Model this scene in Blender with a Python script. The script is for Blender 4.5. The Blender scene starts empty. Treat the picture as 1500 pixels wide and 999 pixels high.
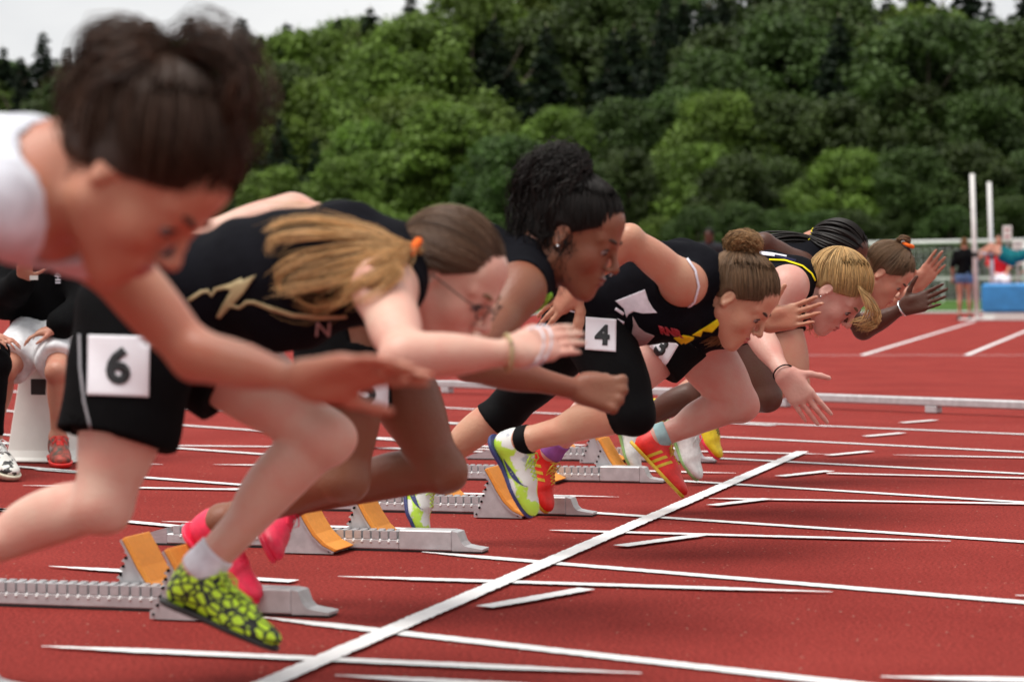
import bpy, bmesh, math, random
import numpy as np
from mathutils import Vector, Matrix
from mathutils.bvhtree import BVHTree
rng = np.random.default_rng(7); random.seed(7)
V3 = lambda *a: np.array(a, dtype=float)
def nrm(v): v = np.asarray(v, float); return v/(np.linalg.norm(v)+1e-12)
scene = bpy.context.scene
COL = scene.collection
# ------------------------------------------------------------------ camera
F_PX, YAW, PITCH, ROLL = 3400.0, math.radians(16.273), math.radians(-1.305), math.radians(-.384)
CAM = V3(1.585, -4.517, .71)
cf = V3(-math.sin(YAW)*math.cos(PITCH), math.cos(YAW)*math.cos(PITCH), math.sin(PITCH))
cr0 = V3(math.cos(YAW), math.sin(YAW), 0); cu0 = np.cross(cr0, cf)
cr = math.cos(ROLL)*cr0+math.sin(ROLL)*cu0; cu = -math.sin(ROLL)*cr0+math.cos(ROLL)*cu0
cam_d = bpy.data.cameras.new('camera'); cam = bpy.data.objects.new('camera', cam_d); COL.objects.link(cam)
cam.matrix_world = Matrix(((cr[0], cu[0], -cf[0], CAM[0]), (cr[1], cu[1], -cf[1], CAM[1]), (cr[2], cu[2], -cf[2], CAM[2]), (0, 0, 0, 1)))
cam_d.sensor_width = 36; cam_d.lens = F_PX/1500*36; cam_d.clip_end = 3000; cam_d.clip_start = .05
cam_d.dof.use_dof = True; cam_d.dof.focus_distance = 7.2; cam_d.dof.aperture_fstop = 4.2
scene.camera = cam
scene.render.resolution_x, scene.render.resolution_y = 1024, 681
def ray(px, py): return (px-750)/F_PX*cr-(py-499.5)/F_PX*cu+cf
def at(px, py, y=None, z=None, x=None, depth=None):
    """the point of the place seen at a pixel of the photograph, on a plane given in metres"""
    d = ray(px, py)
    t = (y-CAM[1])/d[1] if y is not None else (z-CAM[2])/d[2] if z is not None else (x-CAM[0])/d[0] if x is not None else depth
    return CAM+t*d
# ------------------------------------------------------------------ light
SUN_EL, SUN_AZ = math.radians(70), math.radians(228)
w = bpy.data.worlds.new('World'); scene.world = w; w.use_nodes = True
nt = w.node_tree; nt.nodes.clear()
def wn(t, **k):
    n = nt.nodes.new(t)
    for a, b in k.items(): setattr(n, a, b)
    return n
sky = wn('ShaderNodeTexSky', sky_type='NISHITA', sun_disc=False, sun_elevation=SUN_EL, sun_rotation=SUN_AZ)
tc = wn('ShaderNodeTexCoord'); mp = wn('ShaderNodeMapping'); mp.inputs['Scale'].default_value = (1, 1, 3.2)
noi = wn('ShaderNodeTexNoise'); noi.inputs['Scale'].default_value = 2.6; noi.inputs['Detail'].default_value = 6; noi.inputs['Roughness'].default_value = .55
ramp = wn('ShaderNodeValToRGB'); ramp.color_ramp.elements[0].position = .35; ramp.color_ramp.elements[1].position = .68
ramp.color_ramp.elements[0].color = (7.6, 7.65, 7.8, 1); ramp.color_ramp.elements[1].color = (10.8, 10.7, 10.5, 1)
mixw = wn('ShaderNodeMix', data_type='RGBA'); mixw.inputs[0].default_value = .93
bg = wn('ShaderNodeBackground'); bg.inputs['Strength'].default_value = .082; out = wn('ShaderNodeOutputWorld')
L = nt.links.new
L(tc.outputs['Generated'], mp.inputs['Vector']); L(mp.outputs[0], noi.inputs['Vector']); L(noi.outputs['Fac'], ramp.inputs[0])
L(sky.outputs[0], mixw.inputs[6]); L(ramp.outputs[0], mixw.inputs[7]); L(mixw.outputs[2], bg.inputs[0]); L(bg.outputs[0], out.inputs[0])
sd = bpy.data.lights.new('sun', 'SUN'); sd.energy = 2.7; sd.angle = math.radians(38); sd.color = (1, .96, .9)
so = bpy.data.objects.new('sun', sd); COL.objects.link(so)
sdir = Vector((math.sin(SUN_AZ)*math.cos(SUN_EL), math.cos(SUN_AZ)*math.cos(SUN_EL), math.sin(SUN_EL)))
so.rotation_euler = sdir.to_track_quat('Z', 'Y').to_euler()
scene.view_settings.view_transform = 'Standard'; scene.view_settings.look = 'None'; scene.view_settings.exposure = 0.32; scene.view_settings.gamma = 1
# ------------------------------------------------------------------ materials
def mat(name, col, rough=.6, metal=0., var=.0, vscale=8., bump=.0, bscale=200., sss=0., spec=.5, col2=None, tone=False, stretch=None, sheen=0., trans=0., coat=0.):
    m = bpy.data.materials.new(name); m.use_nodes = True; t = m.node_tree; N = t.nodes; b = N['Principled BSDF']; K = t.links.new
    b.inputs['Roughness'].default_value = rough; b.inputs['Metallic'].default_value = metal; b.inputs['Specular IOR Level'].default_value = spec
    b.inputs['Base Color'].default_value = (*col, 1)
    if sss: b.inputs['Subsurface Weight'].default_value = sss; b.inputs['Subsurface Radius'].default_value = (1, .35, .2); b.inputs['Subsurface Scale'].default_value = .012
    if sheen: b.inputs['Sheen Weight'].default_value = sheen; b.inputs['Sheen Roughness'].default_value = .5
    if coat: b.inputs['Coat Weight'].default_value = coat
    if trans: b.inputs['Transmission Weight'].default_value = trans
    tcn = N.new('ShaderNodeTexCoord'); src = tcn.outputs['Object']
    if stretch:
        mpn = N.new('ShaderNodeMapping'); mpn.inputs['Scale'].default_value = stretch; K(src, mpn.inputs[0]); src = mpn.outputs[0]
    cur = None
    if var or col2:
        n = N.new('ShaderNodeTexNoise'); n.inputs['Scale'].default_value = vscale; n.inputs['Detail'].default_value = 5; K(src, n.inputs['Vector'])
        r = N.new('ShaderNodeValToRGB'); c2 = col2 if col2 else tuple(c*(1+var) for c in col); c1 = col if col2 else tuple(c*(1-var) for c in col)
        r.color_ramp.elements[0].position = .36; r.color_ramp.elements[1].position = .66
        r.color_ramp.elements[0].color = (*c1, 1); r.color_ramp.elements[1].color = (*c2, 1); K(n.outputs['Fac'], r.inputs[0]); cur = r.outputs[0]
    if tone:
        a = N.new('ShaderNodeAttribute'); a.attribute_name = 'tone'; mx = N.new('ShaderNodeMix'); mx.data_type = 'RGBA'; mx.blend_type = 'MULTIPLY'; mx.inputs[0].default_value = 1
        if cur: K(cur, mx.inputs[6])
        else: mx.inputs[6].default_value = (*col, 1)
        K(a.outputs['Color'], mx.inputs[7]); cur = mx.outputs[2]
    if cur: K(cur, b.inputs['Base Color'])
    if bump:
        n2 = N.new('ShaderNodeTexNoise'); n2.inputs['Scale'].default_value = bscale; n2.inputs['Detail'].default_value = 4; K(src, n2.inputs['Vector'])
        bp = N.new('ShaderNodeBump'); bp.inputs['Strength'].default_value = bump; bp.inputs['Distance'].default_value = .01; K(n2.outputs['Fac'], bp.inputs['Height']); K(bp.outputs[0], b.inputs['Normal'])
    return m
def skin(name, c): return mat(name, c, rough=.44, var=.10, vscale=16, bump=.12, bscale=130, sss=.06, col2=tuple(min(1, k) for k in (c[0]*1.0, c[1]*.80, c[2]*.80)), spec=.35)
def cloth(name, c, rough=.9, bump=.35, bs=22): return mat(name, c, rough=rough, var=.12, vscale=30, bump=bump, bscale=bs, spec=.07)
M = {}
M['skin_pale'] = skin('pale_skin', (.66, .42, .33)); M['skin_pink'] = skin('pink_skin', (.62, .36, .295)); M['skin_tan'] = skin('tan_skin', (.54, .29, .19))
M['skin_olive'] = skin('olive_skin', (.225, .092, .052)); M['skin_brown'] = skin('brown_skin', (.20, .078, .04)); M['skin_dark'] = skin('dark_skin', (.085, .036, .023))
M['skin_mid'] = skin('light_skin', (.50, .25, .17))
M['black'] = cloth('black_jersey_fabric', (.0055, .0055, .0080)); M['blackshort'] = cloth('black_shorts_fabric', (.0045, .0045, .0050), bump=.2); M['lycra'] = cloth('black_lycra', (.0050, .0050, .0055), rough=.7, bump=.1)
M['white'] = cloth('white_fabric', (.72, .73, .80)); M['whiteshort'] = cloth('white_shorts_fabric', (.78, .78, .8)); M['navy'] = cloth('navy_fabric', (.02, .02, .045))
M['yellow'] = cloth('yellow_fabric', (.75, .62, .03)); M['grey_cloth'] = cloth('grey_fabric', (.3, .3, .32)); M['red_cloth'] = cloth('red_fabric', (.55, .02, .03)); M['teal'] = cloth('teal_fabric', (.01, .12, .14)); M['denim'] = cloth('denim', (.12, .2, .36)); M['charcoal'] = cloth('charcoal_fabric', (.03, .03, .035))
M['paper'] = mat('bib_paper', (.80, .79, .84), .6, var=.03, bump=.1, bscale=15); M['ink'] = mat('black_print', (.012, .012, .014), .5)
M['gold'] = mat('gold_print', (.42, .33, .17), .6); M['redprint'] = mat('red_print', (.35, .02, .03), .5); M['yellowp'] = cloth('yellow_print', (.80, .66, .02)); M['whitep'] = cloth('white_panel_fabric', (.72, .70, .78)); M['pinkgrey'] = cloth('pale_underlayer', (.40, .30, .30))
M['lime'] = cloth('lime_fabric', (.25, .55, .06))
M['eye_white'] = mat('eye_white', (.25, .21, .20), .5); M['iris'] = mat('dark_iris', (.02, .012, .008), .15); M['brow'] = mat('eyebrow_hair', (.05, .03, .02), .8); M['brow_blond'] = mat('fair_eyebrow_hair', (.22, .13, .07), .8)
M['lips'] = mat('lip_skin', (.40, .095, .085), .4); M['lips_dark'] = mat('brown_lip_skin', (.16, .045, .035), .4)
M['lash'] = mat('dark_lashes', (.012, .008, .007), .7); M['silver'] = mat('silver_metal', (.75, .75, .76), .25, 1.); M['orange_tie'] = cloth('orange_tie_fabric', (.85, .16, .03)); M['nail'] = mat('red_nail', (.3, .01, .05), .2)
M['alu'] = mat('brushed_aluminium', (.55, .54, .555), .42, .85, var=.08, vscale=25, bump=.08, bscale=120, stretch=(1, 1, 6)); M['alu_dark'] = mat('dark_gap', (.02, .02, .02), .8)
M['alu_paint'] = mat('grey_painted_metal', (.50, .49, .50), .45, .35, var=.10, vscale=30, bump=.05, bscale=150)
M['pad'] = mat('orange_rubber_pad', (.80, .30, .04), .7, var=.05, vscale=90, bump=.4, bscale=420); M['rubber'] = mat('black_rubber', (.015, .015, .015), .7)
def hairmat(n, c, r=.5): return mat(n, c, rough=r, tone=True, spec=.28)
M['h_dark'] = hairmat('dark_brown_hair', (.050, .024, .014), .45); M['h_black'] = hairmat('black_hair', (.010, .007, .006), .5); M['h_brown'] = hairmat('brown_hair', (.105, .058, .034)); M['h_sandy'] = hairmat('sandy_hair', (.56, .33, .14)); M['h_blonde'] = hairmat('blonde_hair', (.50, .31, .13)); M['h_lightbrown'] = hairmat('light_brown_hair', (.17, .10, .055)); M['h_bun'] = hairmat('golden_brown_hair', (.30, .17, .075))
for k, c in dict(sh_lime=(.42, .62, .02), sh_white=(.72, .74, .72), sh_pink=(.85, .03, .09), sh_red=(.72, .025, .02), sh_yellow=(.78, .62, .02), sh_navy=(.03, .04, .15), sh_black=(.015, .015, .015), sh_green=(.25, .42, .15), sh_limelace=(.55, .8, .08), sh_grey=(.35, .36, .36), sh_gold=(.62, .42, .03), sh_cream=(.62, .58, .45)).items(): M[k] = mat(k.replace('sh_', '')+'_shoe_material', c, .45, var=.1, vscale=60, bump=.15, bscale=400)
def patchy(name, c1, c2, c3, sc=11., t=.56):
    m = mat(name, c1, .45, col2=c2, vscale=sc, bump=.15, bscale=400); r_ = [n for n in m.node_tree.nodes if n.type == 'VALTORGB'][0]; r_.color_ramp.elements[0].position = t; r_.color_ramp.elements[1].position = t+.03; e = r_.color_ramp.elements.new(.40); e.color = (*c3, 1); e2 = r_.color_ramp.elements.new(.43); e2.color = (*c1, 1); r_.color_ramp.elements[0].color = (*c3, 1); return m
M['sh_canvas'] = patchy('black_and_white_canvas_shoe_material', (.70, .69, .64), (.02, .02, .02), (.70, .69, .64), 40., .52); M['sh_patch'] = patchy('white_and_lime_shoe_material', (.72, .73, .70), (.48, .74, .06), (.42, .44, .50), 13., .54)
def spotted():
    m = bpy.data.materials.new('lime_and_black_spotted_upper'); m.use_nodes = True; t = m.node_tree; N = t.nodes; K = t.links.new; b = N['Principled BSDF']; b.inputs['Roughness'].default_value = .5
    tcn = N.new('ShaderNodeTexCoord'); mpn = N.new('ShaderNodeMapping'); mpn.inputs['Scale'].default_value = (8.5, 12, 12); v = N.new('ShaderNodeTexVoronoi'); v.feature = 'DISTANCE_TO_EDGE'
    r = N.new('ShaderNodeValToRGB'); r.color_ramp.elements[0].position = .10; r.color_ramp.elements[1].position = .14; r.color_ramp.elements[0].color = (.012, .014, .012, 1); r.color_ramp.elements[1].color = (.56, .86, .03, 1)
    K(tcn.outputs['Object'], mpn.inputs[0]); K(mpn.outputs[0], v.inputs['Vector']); K(v.outputs['Distance'], r.inputs[0]); K(r.outputs[0], b.inputs['Base Color']); return m
M['spotted'] = spotted()
# ------------------------------------------------------------------ object helpers
def tag(o, label=None, cat=None, group=None, kind=None):
    if label: o['label'] = label
    if cat: o['category'] = cat
    if group: o['group'] = group
    if kind: o['kind'] = kind
    return o
def mesh_np(name, v, f, smooth=True):
    me = bpy.data.meshes.new(name); v = np.asarray(v, np.float32); f = np.asarray(f, np.int32)
    me.vertices.add(len(v)); me.vertices.foreach_set('co', v.ravel())
    n, k = f.shape
    me.loops.add(n*k); me.loops.foreach_set('vertex_index', f.ravel()); me.polygons.add(n)
    me.polygons.foreach_set('loop_start', np.arange(0, n*k, k, dtype=np.int32)); me.polygons.foreach_set('loop_total', np.full(n, k, np.int32))
    me.polygons.foreach_set('use_smooth', np.full(n, smooth)); me.update(calc_edges=True); me.validate(); return me
def add_me(name, me, m=None, parent=None):
    o = bpy.data.objects.new(name, me); COL.objects.link(o)
    if m is not None and not me.materials: me.materials.append(M[m] if isinstance(m, str) else m)
    if parent is not None:
        o.parent = parent; p = parent; T = Matrix()
        T = world_of(parent).inverted(); o.matrix_parent_inverse = T
    return o
def world_of(o):
    m = o.matrix_basis.copy()
    if o.parent: m = world_of(o.parent) @ o.matrix_parent_inverse @ m
    return m
def empty(name, loc, label=None, cat=None, group=None):
    o = bpy.data.objects.new(name, None); COL.objects.link(o); o.location = loc; o.empty_display_size = .1; return tag(o, label, cat, group)
class MB:
    def __init__(s): s.v = []; s.f = []
    def add(s, v, f):
        k = len(s.v); s.v += [tuple(map(float, p)) for p in v]; s.f += [tuple(k+i for i in q) for q in f]
    def box(s, a, b, T=None):
        x0, y0, z0 = a; x1, y1, z1 = b
        v = [V3(*p) for p in ((x0, y0, z0), (x1, y0, z0), (x1, y1, z0), (x0, y1, z0), (x0, y0, z1), (x1, y0, z1), (x1, y1, z1), (x0, y1, z1))]
        if T is not None: v = [T(p) for p in v]
        s.add(v, [(0, 3, 2, 1), (4, 5, 6, 7), (0, 1, 5, 4), (1, 2, 6, 5), (2, 3, 7, 6), (3, 0, 4, 7)])
    def prism(s, prof, y0, y1):
        """profile in x,z extruded along y"""
        n = len(prof); v = [(p[0], y0, p[1]) for p in prof]+[(p[0], y1, p[1]) for p in prof]
        s.add(v, [tuple(range(n)), tuple(range(2*n-1, n-1, -1))]+[(i, i+n, (i+1) % n+n, (i+1) % n) for i in range(n)])
    def tube(s, pts, r, n=8, closed=False):
        pts = [V3(*p) for p in pts]; R = r if hasattr(r, '__len__') else [r]*len(pts); k0 = len(s.v); m = len(pts)
        for i, p in enumerate(pts):
            d = nrm((pts[(i+1) % m] if (closed or i < m-1) else p)-(pts[i-1] if (closed or i > 0) else p))
            a = np.cross(d, V3(0, 0, 1)) if abs(d[2]) < .9 else np.cross(d, V3(0, 1, 0)); a = nrm(a); b = np.cross(d, a)
            for j in range(n):
                t = 2*math.pi*j/n; s.v.append(tuple(p+R[i]*(math.cos(t)*a+math.sin(t)*b)))
        for i in range(m if closed else m-1):
            for j in range(n): s.f.append((k0+i*n+j, k0+i*n+(j+1) % n, k0+((i+1) % m)*n+(j+1) % n, k0+((i+1) % m)*n+j))
        if not closed: s.f.append(tuple(k0+j for j in range(n))[::-1]); s.f.append(tuple(k0+(m-1)*n+j for j in range(n)))
    def build(s, name, m, parent=None, smooth=False, bevel=0):
        me = bpy.data.meshes.new(name); me.from_pydata(s.v, [], s.f)
        bm = bmesh.new(); bm.from_mesh(me)
        if bevel: bmesh.ops.bevel(bm, geom=[e for e in bm.edges if e.is_manifold and e.calc_face_angle(0) > .5], offset=bevel, segments=1, affect='EDGES', profile=.5)
        bmesh.ops.recalc_face_normals(bm, faces=bm.faces); bm.to_mesh(me); bm.free()
        if smooth: me.polygons.foreach_set('use_smooth', [True]*len(me.polygons))
        return add_me(name, me, m, parent)
# ------------------------------------------------------------------ distance-field modelling
def cap(a, b, ra, rb=None, k=.02, t='', s=1): return ('c', V3(*a), V3(*b), ra, ra if rb is None else rb, k, t, s)
def ell(c, ax, r, k=.02, t='', s=1): return ('e', V3(*c), np.array(ax, float), np.array(r, float), None, k, t, s)
I3 = np.eye(3)
def sph(c, r, k=.02, t='', s=1): return ell(c, I3, (r, r, r), k, t, s)
def pbox(p, g=0.):
    if p[0] == 'c': r = max(p[3], p[4]); lo = np.minimum(p[1]-r, p[2]-r); hi = np.maximum(p[1]+r, p[2]+r)
    else: e = np.sqrt(((p[2]*p[3][:, None])**2).sum(0)); lo = p[1]-e; hi = p[1]+e
    return lo-g, hi+g
def field(prims, h, grow=0., bounds=None, pad=.03):
    if bounds is None:
        b = [pbox(p) for p in prims if p[7] > 0]; lo = np.min([x[0] for x in b], 0)-grow-pad; hi = np.max([x[1] for x in b], 0)+grow+pad
    else: lo, hi = bounds
    n = np.ceil((hi-lo)/h).astype(int)+1; F = np.full(n, .08, np.float32)
    ax = [(lo[i]+h*np.arange(n[i])).astype(np.float32) for i in range(3)]
    for p in prims:
        kind, k, sg = p[0], p[5], p[7]; g = grow if sg > 0 else -grow
        l, u = pbox(p, max(.03, k*1.3)+abs(grow)); i0 = np.clip(np.floor((l-lo)/h).astype(int), 0, n); i1 = np.clip(np.ceil((u-lo)/h).astype(int)+1, 0, n)
        if np.any(i1 <= i0): continue
        X = ax[0][i0[0]:i1[0], None, None]; Y = ax[1][None, i0[1]:i1[1], None]; Z = ax[2][None, None, i0[2]:i1[2]]
        if kind == 'c':
            a, b = p[1].astype(np.float32), p[2].astype(np.float32); d = b-a; L2 = float(d@d)+1e-9
            t = np.clip(((X-a[0])*d[0]+(Y-a[1])*d[1]+(Z-a[2])*d[2])/L2, 0, 1)
            D = np.sqrt((X-a[0]-t*d[0])**2+(Y-a[1]-t*d[1])**2+(Z-a[2]-t*d[2])**2)-(p[3]+(p[4]-p[3])*t)
        else:
            c = p[1]; A = p[2]; r = p[3]; q = [((X-c[0])*A[i, 0]+(Y-c[1])*A[i, 1]+(Z-c[2])*A[i, 2]) for i in range(3)]
            k0 = np.sqrt(sum((q[i]/r[i])**2 for i in range(3)))+1e-6; k1 = np.sqrt(sum((q[i]/r[i]**2)**2 for i in range(3)))+1e-6; D = k0*(k0-1)/k1
        D = (D-g).astype(np.float32); S = F[i0[0]:i1[0], i0[1]:i1[1], i0[2]:i1[2]]
        if sg > 0: H = np.maximum(k-np.abs(S-D), 0)/k; R = np.minimum(S, D)-H*H*(k/4)
        else: D = -D; H = np.maximum(k-np.abs(S-D), 0)/k; R = np.maximum(S, D)+H*H*(k/4)
        F[i0[0]:i1[0], i0[1]:i1[1], i0[2]:i1[2]] = R
    return F, lo, ax
def cutp(F, ax, point, n):
    """keep the side where (x-point).n < 0"""
    n = nrm(n); D = (ax[0][:, None, None]-point[0])*n[0]+(ax[1][None, :, None]-point[1])*n[1]+(ax[2][None, None, :]-point[2])*n[2]
    return np.maximum(F, D.astype(np.float32))
def cuts(F, ax, c, r):
    D = r-np.sqrt((ax[0][:, None, None]-c[0])**2+(ax[1][None, :, None]-c[1])**2+(ax[2][None, None, :]-c[2])**2)
    return np.maximum(F, D.astype(np.float32))
def wrinkle(F, ax, amp, dirn, fr=26., seed=0):
    d = nrm(dirn); X, Y, Z = ax[0][:, None, None], ax[1][None, :, None], ax[2][None, None, :]
    s = X*d[0]+Y*d[1]+Z*d[2]; q = X*(d[1]+.3)-Y*(d[0]-.4)+Z*.5
    Wn = np.sin(fr*s+1.9*np.sin(9*q+seed)+seed)*.6+np.sin(fr*1.7*s+2.3*np.sin(14*q+2*seed))*.4
    return F+(amp*Wn).astype(np.float32)
def nets(F, lo, h, smooth=2):
    S = F < 0; c = S[:-1, :-1, :-1]; al = c.copy(); an = c.copy()
    for i in (0, 1):
        for j in (0, 1):
            for k in (0, 1):
                if i+j+k == 0: continue
                q = S[i:S.shape[0]-1+i, j:S.shape[1]-1+j, k:S.shape[2]-1+k]; al &= q; an |= q
    act = an & ~al; idx = np.argwhere(act)
    if len(idx) == 0: return np.zeros((0, 3)), np.zeros((0, 4), int)
    ids = np.full(act.shape, -1, np.int32); ids[act] = np.arange(len(idx))
    corners = [(i, j, k) for i in (0, 1) for j in (0, 1) for k in (0, 1)]
    val = {cc: F[idx[:, 0]+cc[0], idx[:, 1]+cc[1], idx[:, 2]+cc[2]] for cc in corners}
    acc = np.zeros((len(idx), 3)); cnt = np.zeros(len(idx))
    for cc in corners:
        for a in range(3):
            if cc[a] == 0:
                dd = list(cc); dd[a] = 1; v0, v1 = val[cc], val[tuple(dd)]; m = (v0 < 0) != (v1 < 0)
                t = v0[m]/(v0[m]-v1[m]); P = np.tile(np.array(cc, float), (m.sum(), 1)); P[:, a] = t; acc[m] += P; cnt[m] += 1
    v = lo+h*(idx+acc/cnt[:, None]); faces = []
    for a in range(3):
        b, c2 = (a+1) % 3, (a+2) % 3; sl0 = [slice(None)]*3; sl1 = [slice(None)]*3; sl0[a] = slice(0, -1); sl1[a] = slice(1, None)
        A0, A1 = S[tuple(sl0)], S[tuple(sl1)]; e = np.argwhere(A0 != A1); e = e[(e[:, b] > 0) & (e[:, c2] > 0) & (e[:, b] < F.shape[b]-1) & (e[:, c2] < F.shape[c2]-1)]
        ins = A0[e[:, 0], e[:, 1], e[:, 2]]
        def g(db, dc):
            q = e.copy(); q[:, b] += db; q[:, c2] += dc; return ids[q[:, 0], q[:, 1], q[:, 2]]
        Q = np.stack([g(-1, -1), g(0, -1), g(0, 0), g(-1, 0)], 1); Q[~ins] = Q[~ins][:, ::-1]; faces.append(Q)
    f = np.concatenate(faces); f = f[(f >= 0).all(1)]
    for _ in range(smooth):
        s = np.zeros_like(v); n = np.zeros(len(v))
        for i in range(4):
            a, b = f[:, i], f[:, (i+1) % 4]
            for q in range(3): s[:, q] += np.bincount(a, v[b, q], len(v))
            n += np.bincount(a, minlength=len(v))
        v = .35*v+.65*s/np.maximum(n, 1)[:, None]
    return v, f
def biggest(v, f, keep=.12):
    lab = np.arange(len(v))
    for _ in range(60):
        m_ = lab[f].min(1); new = lab.copy()
        for i in range(4): np.minimum.at(new, f[:, i], m_)
        new = new[new]; new = new[new]
        if (new == lab).all(): break
        lab = new
    n = np.bincount(lab, minlength=len(v)); ok = n[lab] > keep*len(v); idx = np.cumsum(ok)-1; f = f[ok[f].all(1)]; return v[ok], idx[f]
def sdf_obj(name, F, lo, h, m, parent, smooth=2):
    v, f = nets(F, lo, h, smooth)
    if len(f) and name in ('jersey', 'shirt', 'shorts', 'capri_tights', 'hoodie', 'sweater', 'jeans', 'top', 'vest', 'trousers', 'jacket'): v, f = biggest(v, f)
    if len(f) == 0: return None
    return add_me(name, mesh_np(name, v, f), m, parent)
def bvh_of(o):
    Mw = world_of(o); me = o.data
    return BVHTree.FromPolygons([Mw @ v.co for v in me.vertices], [tuple(p.vertices) for p in me.polygons])
# ------------------------------------------------------------------ print and panels laid on cloth
def _subdiv(pts, tris, mx):
    pts = [np.array(p, float) for p in pts]
    for _ in range(9):
        cache = {}; new = []; ch = False
        def mid(a, b):
            k = (min(a, b), max(a, b))
            if k not in cache: cache[k] = len(pts); pts.append((pts[a]+pts[b])/2)
            return cache[k]
        long = set()
        for t in tris:
            for a, b in ((t[0], t[1]), (t[1], t[2]), (t[2], t[0])):
                if np.linalg.norm(pts[a]-pts[b]) > mx: long.add((min(a, b), max(a, b)))
        if not long: break
        for t in tris:
            es = [(t[i], t[(i+1) % 3]) for i in range(3)]; fl = [((min(e), max(e)) in long) for e in es]; n = sum(fl)
            if n == 0: new.append(t)
            elif n == 3:
                m = [mid(*e) for e in es]; new += [(t[0], m[0], m[2]), (m[0], t[1], m[1]), (m[2], m[1], t[2]), (m[0], m[1], m[2])]
            else:
                i = fl.index(True)
                if n == 1: a, b, c = t[i], t[(i+1) % 3], t[(i+2) % 3]; m = mid(a, b); new += [(a, m, c), (m, b, c)]
                else:
                    j = fl.index(False); a, b, c = t[j], t[(j+1) % 3], t[(j+2) % 3]; m1 = mid(b, c); m2 = mid(c, a); new += [(a, b, m1), (a, m1, m2), (m2, m1, c)]
        tris = new
    return pts, tris
def lay(name, pts, tris, bvh, m, parent, off=.002, mx=5., fallback=None):
    """flat print: points aimed from the viewer's side onto the cloth and pressed onto its surface"""
    pts, tris = _subdiv(pts, tris, mx); v = []
    for p in pts:
        d = Vector(ray(p[0], p[1])).normalized(); hit = bvh.ray_cast(Vector(CAM), d)
        if hit[0] is None:
            t = np.dot(fallback-CAM, np.array(d)) if fallback is not None else 5.
            q = Vector(CAM)+d*t; hit = bvh.find_nearest(q)
        nn = hit[1]
        if nn.dot(d) > 0: nn = -nn
        v.append(hit[0]+nn*off)
    me = bpy.data.meshes.new(name); me.from_pydata([tuple(q) for q in v], [], [tuple(t) for t in tris]); me.polygons.foreach_set('use_smooth', [True]*len(tris))
    o = add_me(name, me, m, parent)
    md = o.modifiers.new('thickness', 'SOLIDIFY'); md.thickness = .0012; md.offset = 0
    return o
def quad(c, r, u, sz):  # pixel centre, pixel vectors
    c, r, u = np.array(c, float), np.array(r, float), np.array(u, float)
    return [c-r-u, c+r-u, c+r+u, c-r+u], [(0, 1, 2), (0, 2, 3)]
def poly(pts):
    from mathutils.geometry import tessellate_polygon
    t = tessellate_polygon([[Vector((p[0], p[1], 0)) for p in pts]]); return [np.array(p, float) for p in pts], [tuple(q) for q in t]
def strip(pts, w):
    pts = [np.array(p, float) for p in pts]; W = w if hasattr(w, '__len__') else [w]*len(pts); P = []
    for i, p in enumerate(pts):
        d = nrm(pts[min(i+1, len(pts)-1)]-pts[max(i-1, 0)]); n = np.array([-d[1], d[0]]); P += [p-n*W[i]/2, p+n*W[i]/2]
    T = []
    for i in range(len(pts)-1): T += [(2*i, 2*i+1, 2*i+3), (2*i, 2*i+3, 2*i+2)]
    return P, T
def text_mesh(s, bold=.03):
    cu_ = bpy.data.curves.new('t', 'FONT'); cu_.body = s; cu_.align_x = 'CENTER'; cu_.align_y = 'CENTER'; cu_.offset = bold; cu_.resolution_u = 3
    o = bpy.data.objects.new('t', cu_); COL.objects.link(o); dg = bpy.context.evaluated_depsgraph_get(); me = bpy.data.meshes.new_from_object(o.evaluated_get(dg))
    bm = bmesh.new(); bm.from_mesh(me); bmesh.ops.triangulate(bm, faces=bm.faces); bm.verts.ensure_lookup_table()
    v = np.array([q.co[:2] for q in bm.verts]); t = [tuple(x.index for x in f.verts) for f in bm.faces]; bm.free()
    bpy.data.objects.remove(o); bpy.data.curves.remove(cu_); bpy.data.meshes.remove(me)
    v = v-(v.max(0)+v.min(0))/2; v = v/(v[:, 1].max()-v[:, 1].min()); return v, t
def text_px(s, c, r, u, bold=.03):
    """u: half-height vector (up) in pixels, r: the matching half-height vector to the right"""
    v, t = text_mesh(s, bold); c, r, u = np.array(c, float), np.array(r, float), np.array(u, float)
    return [c+2*a*r+2*b*u for a, b in v], t
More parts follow.
